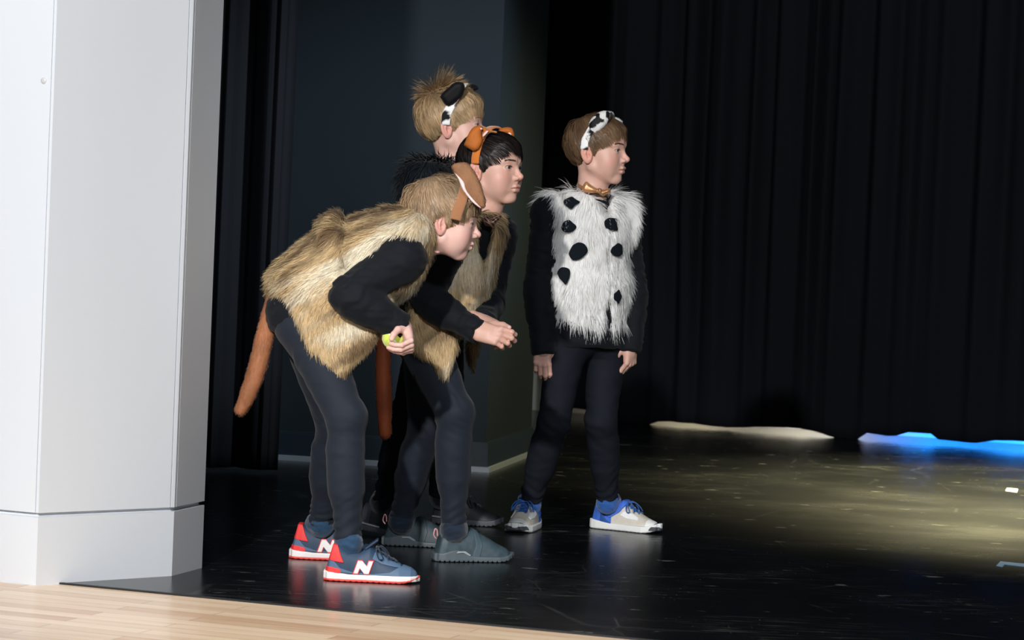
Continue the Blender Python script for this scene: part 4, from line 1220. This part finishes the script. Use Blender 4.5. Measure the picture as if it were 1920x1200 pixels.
# ============ second child: dark hair, hands clasped
D2 = 8.24
J2 = dict(pel=P(782, 600, D2), wst=P(815, 540, D2), chs=P(866, 470, D2), nck=P(902, 405, D2),
          shR=P(852, 452, D2 - .12), elR=P(797, 560, D2 - .20), wrR=P(892, 620, D2 - .27),
          shL=P(935, 440, D2 + .10), elL=P(918, 560, D2 + .06), wrL=P(906, 604, D2 - .13),
          hpR=P(792, 640, D2 - .09), knR=P(853, 775, D2 - .16), anR=P(850, 985, 8.13),
          hpL=P(800, 635, D2 + .08), knL=P(800, 800, D2 + .12), anL=P(752, 970, 8.45))
e2p = empty('person', 'dark haired child in orange cat ears with clasped hands behind the bending child', 'person', (*G(830, 1040)[:2], 0))
f2 = Fig(J2, A(.45, .89, 0), dict(ua=.043, el=.037, fa=.040, wr=.031, th=.072, kn=.049, ca=.040, an=.031))
h2 = Head(P(920, 326, D2 - .02), -30, 1, 0, k=.985, cheek=.002, nose=.98, gaze=(6, 0))
hand2R = hand_mesh(P(893, 619, D2 - .27), A(1, -.30, -.22), A(.1, -1, .28), [(22, 48, 30), (26, 52, 30), (32, 52, 30), (38, 52, 30)],
                   [(.7, .5, -.5), (.9, .3, -.5), (.9, 0, -.5)], SK2, .92, spread=4, mirror=1)
hand2L = hand_mesh(P(900, 600, D2 - .17), A(1, -.40, -.42), A(.30, -.55, 1), [(40, 60, 30), (42, 62, 30), (46, 60, 30), (50, 60, 30)],
                   [(.9, .3, -.3), (1, -.1, -.4), (1, -.2, -.5)], SK2, .90, spread=2, mirror=-1)
body(f2, h2, e2p, SK2, [(h2.w(A(-.015, 0, -.01))[0], .049), (P(912, 385, D2 - .01), .045), (P(893, 420, D2), .056)], [hand2R, hand2L])
h2.eyes(e2p, srgb(48, 32, 24)); h2.eyebrows(e2p, srgb(58, 42, 36), n=140)
def flow2(p, t):
    m = (p[:, 0] > .0) & (p[:, 2] > .05)
    return np.where(m[:, None], A(.8, .9, -.1), A(0, 0, -.3))
hair(h2, e2p, srgb(34, 26, 24), seed=12, L=(.070, .050, .040, .030), mess=.25, vol=.009, flow=flow2, var=.25, gravw=.3)
f2.shirt(e2p, label='black long-sleeved shirt')
f2.leggings(e2p)
o2 = smooth_poly([(748, 560), (770, 500), (800, 450), (835, 415), (870, 400), (905, 392), (935, 398), (950, 420), (951, 440), (942, 470), (932, 500), (925, 535), (915, 570), (900, 600), (880, 612), (860, 625), (852, 655), (843, 690), (835, 706), (824, 700), (808, 672), (785, 660), (765, 640), (750, 610)])
o2b = smooth_poly([(880, 640), (896, 640), (894, 668), (889, 688), (880, 680), (876, 660)])
VC = [(896, 400), (932, 400), (926, 440), (916, 478), (906, 500), (894, 470), (892, 430)]
o2c = smooth_poly([(768, 575), (800, 545), (838, 600), (858, 640), (851, 680), (839, 706), (826, 705), (811, 676), (785, 660), (768, 635)])
def vest2(Q):
    d = pillow(Q, o2, D2 - .01, .150, .095)
    d = smin(d, pillow(Q, o2b, D2 + .08, .03, .02), .01)
    d = smin(d, pillow(Q, o2c, D2 - .185, .022, .02, (0, -.04), (820, 630)), .03)
    px, py, dd = proj(Q)
    d = smax(d, -np.maximum(poly2(px, py, np.array(VC)) / 647, dd - D2 + .02), .008)
    d = smax(d, -cap(Q, J2['shR'] + A(-.04, -.09, -.02), J2['shR'] + A(0, .0, 0), .050), .012)
    return d - .005 * noise(Q * A(2.0, 2.0, .6), 18, 4)
fur_garment('vest', vest2, P(735, 720, D2) - A(.03, .25, .03), P(960, 385, D2) + A(.03, .19, .03), e2p, tan_fur(8, .75), 60000, .030, lambda p: np.tile(A(.12, 0, -1), (len(p), 1)) + .25 * noise3(p, 12, 2), seed=22, label='tan and brown faux fur vest', base_k=.9, width=.0014, tip=1.2, cjit=.18, wob=.3)
OR = srgb(196, 112, 40)
band(h2, e2p, -.004, .004, OR, w=.013, rz=.097, ry=.086, a0=-95, a1=98)
C2 = lambda pts: crop(pts, 740, 130, 4.443)
leaf('cat_ear', C2([(655, 482), (700, 468), (730, 478), (722, 540), (735, 590), (715, 640), (690, 670), (650, 676), (600, 650), (578, 625), (600, 570), (628, 515)]), D2 - .105, .012, .014, lambda q: np.clip(OR * (1 + .15 * noise(q, 40, 3)[:, None]), 0, 1), e2p, n=2500, length=.004)
leaf('ear_fold', C2([(722, 470), (760, 480), (800, 505), (850, 515), (850, 535), (800, 530), (765, 560), (735, 590), (722, 560), (730, 510)]), D2 - .095, .013, .014, OR * .75, e2p, n=0)
leaf('ear_lining', C2([(708, 488), (724, 484), (735, 496), (722, 508), (714, 502)]), D2 - .118, .007, .004, srgb(248, 205, 195), e2p, n=0)
leaf('ear_lining', C2([(735, 540), (765, 510), (782, 512), (775, 532), (748, 560), (732, 562)]), D2 - .110, .007, .005, srgb(248, 205, 195), e2p, n=0)
leaf('cat_ear', C2([(858, 520), (885, 492), (935, 479), (975, 488), (994, 520), (995, 575), (975, 560), (935, 540), (890, 532)]), D2 - .02, .014, .014, OR, e2p, n=1500, length=.004)
leaf('ear_lining', C2([(945, 528), (960, 522), (975, 540), (982, 568), (960, 550), (945, 540)]), D2 - .034, .008, .005, srgb(248, 205, 195), e2p, n=0)
BOW2 = lambda q: np.where((np.sin((q @ A(300, 60, 420)) + 2 * noise(q, 60, 2)) > .35)[:, None], srgb(172, 120, 84), srgb(42, 30, 28))
leaf('bow_tie', crop([(800, 545), (830, 530), (860, 555), (880, 550), (935, 525), (945, 550), (905, 590), (880, 630), (850, 620), (815, 615), (800, 580)], 720, 280, 4.286), D2 - .135, .014, .012, BOW2, e2p, n=0, label='dark brown striped bow tie', m=SATIN)
tail(e2p, [P(735, 600, D2), P(722, 618, D2 - .02), P(718, 680, D2 - .03), P(720, 750, D2 - .03), P(722, 818, D2 - .03)], (.022, .022, .022, .023, .018), lambda q: np.clip(srgb(146, 72, 38) * (1 + .25 * noise(q, 28, 3)[:, None]), 0, 1), label='long dark brown plush tail', n=3500)
SLATE = srgb(58, 74, 82)
def slipon(k, heel_px, toe_px, L=None, hz=.094):
    hh, tt = G(*heel_px), G(*toe_px); v = tt - hh; L = L or np.linalg.norm(v); yaw = math.degrees(math.atan2(v[1], v[0]))
    s = Shoe(e2p, hh, yaw, L, z0=.001, H=[.050, .076, .080, .078, .084, .096, .078, .054, .040, .028, .018])
    s.build(lambda Q: np.tile(SLATE, (len(Q), 1)) * (1 + .25 * noise(Q, 90, 3)[:, None]), label='dark slate slip-on shoe')
    s.patch('overlay', [(.105, .012), (.128, .012), (.138, .05), (.124, .10), (.110, .10), (.116, .05)], .0018, SLATE * 1.25)
    s.sole('sole', 0, .018, .006, srgb(84, 94, 100), lugs=.006, rocker=1, label='grey rubber sole', z1f=lambda x: .016 + .020 * np.exp(-((x - .055) / .035) ** 2) + .008 * np.clip(1 - x / .05, 0, 1))
    s.patch('sole_inlay', [(.052, .026), (.075, .028), (.095, .018), (.100, .021), (.082, .033), (.058, .033)], .0085, srgb(150, 158, 162), side=-1, inner=-.001)
    lp = spline([A(-.002, 0, .066), A(-.010, 0, .078), A(-.006, 0, .096), A(.000, 0, .092), A(.002, 0, .074)], 6)
    V, q = sweep(lp, circ(.0055, 8, .0018), side=A(0, 1, 0)); mk('pull_tab', s.w(V), fixtri(q), SOCK, s.up, np.tile(srgb(214, 150, 150), (len(V), 1)), label='pink heel loop')
    f2.sock(e2p, k, s.w(A(.060, 0, .055))[0], srgb(34, 44, 58), .035)
slipon('R', (817, 1051), (958, 1052), None)
slipon('L', (722, 1021), (842, 1026), .22)

# ============ third child: rear, black shaggy vest
D3 = 8.88
J3 = dict(pel=P(812, 600, D3), wst=P(818, 520, D3), chs=P(826, 410, D3), nck=P(843, 325, D3),
          shR=P(800, 345, D3 - .13), elR=P(768, 470, D3 - .14), wrR=P(800, 570, D3 - .12),
          shL=P(850, 342, D3 + .13), elL=P(870, 460, D3 + .15), wrL=P(870, 560, D3 + .1),
          hpR=P(805, 628, D3 - .08), knR=P(765, 780, D3 - .12), anR=P(722, 938, 8.70),
          hpL=P(828, 628, D3 + .08), knL=P(840, 780, D3 + .08), anL=P(826, 925, 9.11))
e3p = empty('person', 'blond child at the back in black shaggy fur and black spotted dog ears', 'person', (*G(780, 995)[:2], 0))
f3 = Fig(J3, A(.05, 1, 0), dict(th=.066, kn=.048, ca=.045, an=.034))
h3 = Head(P(846, 244, D3), -4, 2, 0, k=1.04, eye_open=.6, gaze=(0, 0))
h3h = hand_mesh(P(800, 575, D3 - .12), A(.3, 0, -1), A(0, -1, 0), [(25, 35, 20)] * 4, [(.7, .6, -.4), (.9, .3, -.4), (.9, .1, -.4)], SK3, .9, mirror=-1)
h3g = hand_mesh(P(868, 565, D3 + .1), A(.3, 0, -1), A(0, 1, 0), [(25, 35, 20)] * 4, [(.7, .6, -.4), (.9, .3, -.4), (.9, .1, -.4)], SK3, .9)
body(f3, h3, e3p, SK3, [(h3.w(A(-.015, 0, -.01))[0], .048), (P(848, 300, D3), .044), (P(842, 345, D3), .056)], [h3h, h3g])
h3.eyes(e3p, srgb(80, 90, 100)); h3.eyebrows(e3p, srgb(176, 140, 96), n=90)
hair(h3, e3p, srgb(196, 168, 130), seed=13, L=(.062, .060, .040, .030), mess=.40, vol=.015, gravw=.3,
     flow=lambda p, t: np.where((p[:, 0] > .03)[:, None], A(.4, -.3, -.4), A(0, 0, 0)), tufts=((-.05, 0, .11), .062, (-.45, -.1, 1.0), .060))
f3.shirt(e3p, label='dark long-sleeved shirt')
f3.leggings(e3p, m=mat('black_leggings', srgb(14, 16, 21), rough=.85, spec=.1))
def torso_vest(fig, grow, hem, sh=.03):
    def f(Q):
        d = fig.torso(Q, grow)
        J = fig.J
        for k in 'RL':
            d = smin(d, cap(Q, J['sh' + k], J['sh' + k] * .8 + J['el' + k] * .2, fig.R['sh'] + sh, fig.R['sh'] + sh * .6), .03)
        return smax(d, hem(Q), .01)
    return f
nb3 = P(846, 312, D3)
vest3 = torso_vest(f3, .018, lambda Q: np.maximum(P(820, 590, D3)[2] - Q[:, 2], Q[:, 2] - nb3[2] - .01))
fur_garment('vest', vest3, A(*(P(740, 620, D3) - A(.06, .26, .02))), P(900, 300, D3) + A(.1, .26, .05), e3p, lambda Q: np.tile(srgb(22, 30, 38), (len(Q), 1)), 16000, .06, lambda p: nrm((p - P(835, 420, D3)) * A(1, 1, 0)) * .5 + DN, seed=23, label='black shaggy faux fur vest', width=.0022, wob=.55, lift=.7, S=7)
Vc, qc = sweep(np.array([P(848, 322, D3) + A(math.cos(t) * .056, math.sin(t) * .058, .010 * math.cos(t)) for t in np.linspace(0, 2 * math.pi, 40, endpoint=False)]), circ(.008, 8, .014), closed=True)
mk('collar', Vc, qc, mat('teal_cloth', srgb(30, 92, 100), rough=.7), e3p, label='teal shirt collar')
SPOT = lambda sc, th, sd=3: (lambda q: np.where((noise(q, sc, sd) > th)[:, None], srgb(18, 18, 22), srgb(238, 238, 236)))
band(h3, e3p, -.010, .028, SPOT(48, .10, 6), w=.0135, rz=.101, ry=.087, a0=-100, a1=106)
C3 = C2
leaf('dog_ear', C3([(382, 225), (410, 185), (450, 150), (490, 115), (525, 104), (565, 108), (582, 135), (582, 175), (555, 235), (510, 270), (470, 300), (440, 304), (415, 285), (395, 255)]), D3 - .100, .015, .016, srgb(16, 16, 20), e3p, n=2500, length=.005, tilt=(0, .2))
leaf('dog_ear', C3([(600, 125), (640, 120), (680, 135), (700, 160), (660, 172), (620, 160)]), D3 + .05, .014, .012, srgb(16, 16, 20), e3p, n=800, length=.005)
leaf('ear_lining', C3([(548, 170), (570, 172), (580, 190), (545, 245), (505, 305), (495, 300), (530, 240), (548, 200)]), D3 - .098, .008, .005, srgb(120, 84, 78), e3p, n=0)
DKG = srgb(40, 43, 50)
def trail_shoe(k, heel, yaw, pitch, z0, L=.225):
    s = Shoe(e3p, heel, yaw, L, pitch=pitch, z0=z0)
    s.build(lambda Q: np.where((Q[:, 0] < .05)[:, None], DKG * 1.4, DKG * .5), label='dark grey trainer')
    s.sole('sole', 0, .020, .005, srgb(70, 74, 80), lugs=.005, rocker=1, label='grey rubber sole')
    s.patch('side_stripe', [(.0, .022), (.10, .020), (.10, .025), (.0, .028)], .007, srgb(150, 152, 156), inner=-.001)
    s.laces(srgb(30, 32, 38), [.122, .136, .150, .164])
    for x_, z_ in ((.10, .068),):
        s.mesh('eyelet', lambda Q: sph(Q, A(x_, -.026, z_ - .006), .0035), A(x_ - .01, -.04, z_ - .02), A(x_ + .01, -.01, z_ + .01), .001, RUBBER, srgb(220, 220, 220), s.up, label='small reflective eyelet')
    f3.sock(e3p, k, s.w(A(.058, 0, .055))[0], srgb(16, 18, 22), .034)
trail_shoe('R', G(683, 1000), -40, 4, .016)
trail_shoe('L', G(812, 980), -8, 0, .001)

# ============ fourth child: standing in white spotted fur
D4 = 9.02
J4 = dict(pel=P(1100, 618, D4), wst=P(1103, 540, D4), chs=P(1103, 445, D4), nck=P(1108, 372, D4),
          shR=P(1030, 402, D4 - .07), elR=P(1010, 535, D4 - .06), wrR=P(1019, 658, D4 - .10),
          shL=P(1163, 404, D4 + .07), elL=P(1187, 535, D4 + .08), wrL=P(1182, 655, D4 + .02),
          hpR=P(1062, 650, D4 - .04), knR=P(1038, 795, D4 - .06), anR=P(994, 938, 9.07),
          hpL=P(1136, 650, D4 + .05), knL=P(1127, 790, D4 + .01), anL=P(1139, 935, 9.14))
e4p = empty('person', 'child standing upright in white fur vest with black spots and gold bow tie', 'person', (*G(1080, 995)[:2], 0))
f4 = Fig(J4, A(.84, .54, 0), dict(ua=.042, el=.040, fa=.038, wr=.034, th=.063, kn=.045, ca=.041, an=.031, to=.086))
h4 = Head(P(1119, 292, D4 - .01), -21, 2.5, 0, k=1.0, nose=1.0, eye_open=.8, gaze=(4, 0))
hand4R = hand_mesh(P(1018, 643, D4 - .09), A(.02, -.12, -1), A(-.15, -1, .1), [(14, 34, 18), (20, 36, 20), (26, 36, 20), (30, 36, 20)],
                   [(.8, .55, -.25), (.95, .15, -.2), (.95, .1, -.3)], SK4, .92, spread=3, mirror=1)
hand4L = hand_mesh(P(1181, 642, D4 + .02), A(.03, -.10, -1), A(.85, -.6, .1), [(42, 62, 30), (48, 62, 30), (54, 60, 30), (60, 58, 30)],
                   [(.75, .45, -.55), (.95, .1, -.35), (.95, 0, -.2)], SK4, .92, spread=3, mirror=-1)
body(f4, h4, e4p, SK4, [(h4.w(A(-.015, 0, -.01))[0], .047), (P(1112, 345, D4), .043), (P(1108, 385, D4), .058)], [hand4R, hand4L])
h4.eyes(e4p, srgb(50, 38, 30)); h4.eyebrows(e4p, srgb(96, 66, 46), n=150)
hair(h4, e4p, srgb(120, 94, 70), seed=14, L=(.058, .050, .036, .028), mess=.24, vol=.013, gravw=.35, flow=lambda p, t: np.where((p[:, 0] > .03)[:, None], A(.5, .2, -.6), A(0, 0, 0)), tufts=((-.06, .03, .10), .045, (-.8, 0, .5), .012))
f4.flare = (P(1099, 640, D4), .012)
f4.shirt(e4p, collar=lambda Q: -cap(Q, P(1112, 378, D4), P(1112, 330, D4), .050, .075), hem=lambda Q: P(1100, 650, D4)[2] - Q[:, 2], label='black long-sleeved shirt', cuff=dict(R=.010, L=.010))
f4.leggings(e4p, m=mat('charcoal_leggings', srgb(22, 26, 34), rough=.8, spec=.15))
fr4 = nrm(A(.54, -.84, 0))
def hem4(Q): return np.maximum(P(1100, 604, D4)[2] - Q[:, 2], Q[:, 2] - P(1100, 338, D4)[2])
v4b = torso_vest(f4, .016, hem4, .010)
def vest4(Q):
    d = v4b(Q)
    u = (Q - P(1105, 400, D4)) @ f4.lat; d = smax(d, np.abs(u + .004) - .150, .012); fr = (Q - P(1105, 400, D4)) @ fr4
    z0_ = P(1105, 404, D4)[2]
    vneck = np.abs(u - .012) - np.clip((Q[:, 2] - z0_) * .62, 0, .09)
    d = smax(d, -np.maximum(np.maximum(vneck, z0_ - Q[:, 2]), -fr + .01), .008)
    d = smax(d, -cap(Q, J4['nck'] + A(0, 0, -.01), J4['nck'] + A(0, 0, .2), .060, .09), .01)
    slit = np.maximum(np.abs(u - .012) - .002 - np.clip((P(1105, 520, D4)[2] - Q[:, 2]) * .10, 0, .015), -fr + .02)
    d = smax(d, -slit, .006)
    return d
def flow4(p):
    out = (p - P(1104, 450, D4)) * A(1, 1, 0); top = np.clip((p[:, 2] - P(1100, 430, D4)[2]) / .08, 0, 1)[:, None]
    return DN + nrm(out) * (.12 + .75 * top)
spots4 = [((1070, 379), (13, 10)), ((1064, 425), (12.5, 10.5)), ((1083, 471), (14, 13.5)), ((1058, 516), (10, 13)), ((1147, 420), (11, 13)), ((1157, 468), (9.5, 10)), ((1159, 556), (6.5, 12))]
rs_ = np.random.default_rng(3); sp_polys = []
for (cx, cy), (rx, ry) in spots4:
    a = np.linspace(0, 2 * math.pi, 9, endpoint=False)
    k = 1 + .22 * rs_.normal(size=9).clip(-1, 1)
    sp_polys.append(smooth_poly(np.stack([cx + rx * 1.12 * k * np.cos(a), cy + ry * 1.12 * k * np.sin(a)], 1), 4))
def keep4(c, n):
    px, py, d = proj(c); k = np.ones(len(c))
    for s_ in sp_polys: k = np.where((poly2(px, py, s_) < -1) & (d < D4 + .05) , .05, k)
    return k
LO4 = P(985, 625, D4) - A(.06, .28, .02); HI4 = P(1215, 330, D4) + A(.06, .28, .05)
v4 = fur_garment('vest', vest4, LO4, HI4, e4p, lambda Q: np.tile(srgb(252, 252, 250), (len(Q), 1)), 34000, .050, flow4, seed=24, width=.0021, wob=.42, lift=.42, S=8, clump=34, jit=.45, keep=keep4, base_k=.85, label='white shaggy faux fur vest', cjit=.06, grav=.5,
    lenf=lambda p: .85 + .45 * np.clip((P(1100, 590, D4)[2] + .03 - p[:, 2]) / .04, 0, 1) + .15 * np.clip((p[:, 2] - P(1100, 440, D4)[2]) / .08, 0, 1))
for s_ in sp_polys:
    c0 = s_.mean(0)
    def f(Q, s_=s_):
        px, py, d = proj(Q)
        e = smax(vest4(Q) - .018, poly2(px, py, s_) / 591, .004)
        return np.maximum(np.maximum(e, -(vest4(Q) - .002)), d - D4 - .015)
    q = P(c0[0], c0[1], D4); V, Fq = nets(f, q - A(.035, .20, .035), q + A(.035, .1, .035), .0025); V, Fq = keep_big(V, Fq)
    mk('spot', V, Fq, FELT, v4, label='black felt spot')
# a few strands over the spots
GOLD = lambda q: np.clip(srgb(176, 124, 80) * (1 + .35 * noise(q * A(1, 1, 2.4), 70, 3)[:, None]), 0, 1)
C4 = lambda pts: crop(pts, 960, 190, 4.286)
lf = leaf('bow_tie', C4([(563, 700), (575, 665), (600, 642), (640, 672), (690, 700), (730, 706), (770, 698), (797, 708), (785, 735), (755, 750), (728, 766), (700, 745), (670, 738), (620, 738), (575, 728)]), D4 - .085, .012, .012, GOLD, e4p, n=0, label='crumpled gold satin bow tie', m=SATIN)
leaf('bow_knot', C4([(690, 695), (720, 700), (728, 730), (705, 740), (688, 725)]), D4 - .092, .012, .008, GOLD, lf, n=0, m=SATIN)
nk = P(1112, 354, D4)
ring = np.array([nk + A(math.cos(t) * .050, math.sin(t) * .052, 0) + A(0, 0, -.014 * math.cos(t + .2) + .012 * math.sin(t)) for t in np.linspace(0, 2 * math.pi, 60, endpoint=False)])
Vc, qc = sweep(ring, np.array([(-.0012, -.007), (.0012, -.007), (.0012, .007), (-.0012, .007)]), side=ring - nk, closed=True)
mk('neck_strap', Vc, qc, SATIN, e4p, GOLD(Vc), label='gold neck strap')
band(h4, e4p, -.014, .026, SPOT(48, .12, 9), w=.013, rz=.100, ry=.086, a0=-100, a1=104)
SP4 = SPOT(62, .22, 21)
leaf('dog_ear', C4([(618, 200), (622, 165), (645, 130), (680, 100), (715, 80), (755, 74), (785, 90), (788, 125), (772, 165), (742, 205), (705, 240), (675, 268), (655, 262), (632, 240)]), D4 - .085, .014, .016, SP4, e4p, n=2500, length=.005)
leaf('dog_ear', C4([(790, 122), (830, 125), (865, 140), (890, 165), (875, 172), (835, 155), (795, 148)]), D4 + .03, .014, .010, srgb(238, 238, 236), e4p, n=600, length=.005)
BEIGE = srgb(206, 200, 188); BLUE = srgb(64, 110, 206); DB = srgb(34, 78, 150); WS = srgb(232, 234, 232)
def runner(k, heel, yaw, L=.232):
    s = Shoe(e4p, heel, yaw, L, z0=.001)
    def zone(Q):
        c = np.where((Q[:, 0] < .075)[:, None], BLUE, BEIGE)
        t = np.where((Q[:, 0] > .20)[:, None], WS, c)
        m = (Q[:, 0] > .095) & (Q[:, 0] < .16) & (np.abs(Q[:, 1] - .005) < .014) & (Q[:, 2] > .05)
        return np.where(m[:, None], DB, t) * (1 + .06 * noise(Q, 250, 2)[:, None])
    s.build(zone, label='beige running shoe with blue heel')
    s.patch('heel_panel', [(-.01, .02), (.075, .018), (.052, .035), (.040, .070), (.02, .09), (-.01, .09)], .0018, BLUE * .85)
    s.patch('side_panel', [(.035, .016), (.085, .014), (.075, .022), (.055, .034), (.045, .052), (.036, .058), (.034, .03)], .0028, DB)
    s.patch('strap', [(.050, .052), (.080, .066), (.104, .102), (.128, .096), (.104, .062), (.070, .040)], .0045, BLUE, label='blue ankle strap')
    s.patch('lace_panel', [(.104, .052), (.118, .066), (.150, .060), (.172, .048), (.172, .040), (.13, .042)], .0018, WS)
    s.sole('midsole', .002, .022, .006, WS, label='white chunky midsole', rocker=1, z1f=lambda x: .022 + .010 * np.clip(1 - x / .07, 0, 1))
    s.sole('outsole', -.0005, .006, .0055, srgb(150, 152, 150), lugs=.003, rocker=1)
    s.patch('toe_bumper', [(.215, .010), (.26, .010), (.26, .032), (.232, .034), (.222, .022)], .0085, srgb(66, 72, 80), inner=-.002, label='dark toe bumper')
    s.laces(srgb(40, 96, 170), [.122, .137, .152, .167])
    f4.sock(e4p, k, s.w(A(.058, 0, .055))[0], srgb(48, 92, 160), .033)
runner('R', G(993, 987), -101)
runner('L', G(1116, 989), -28)
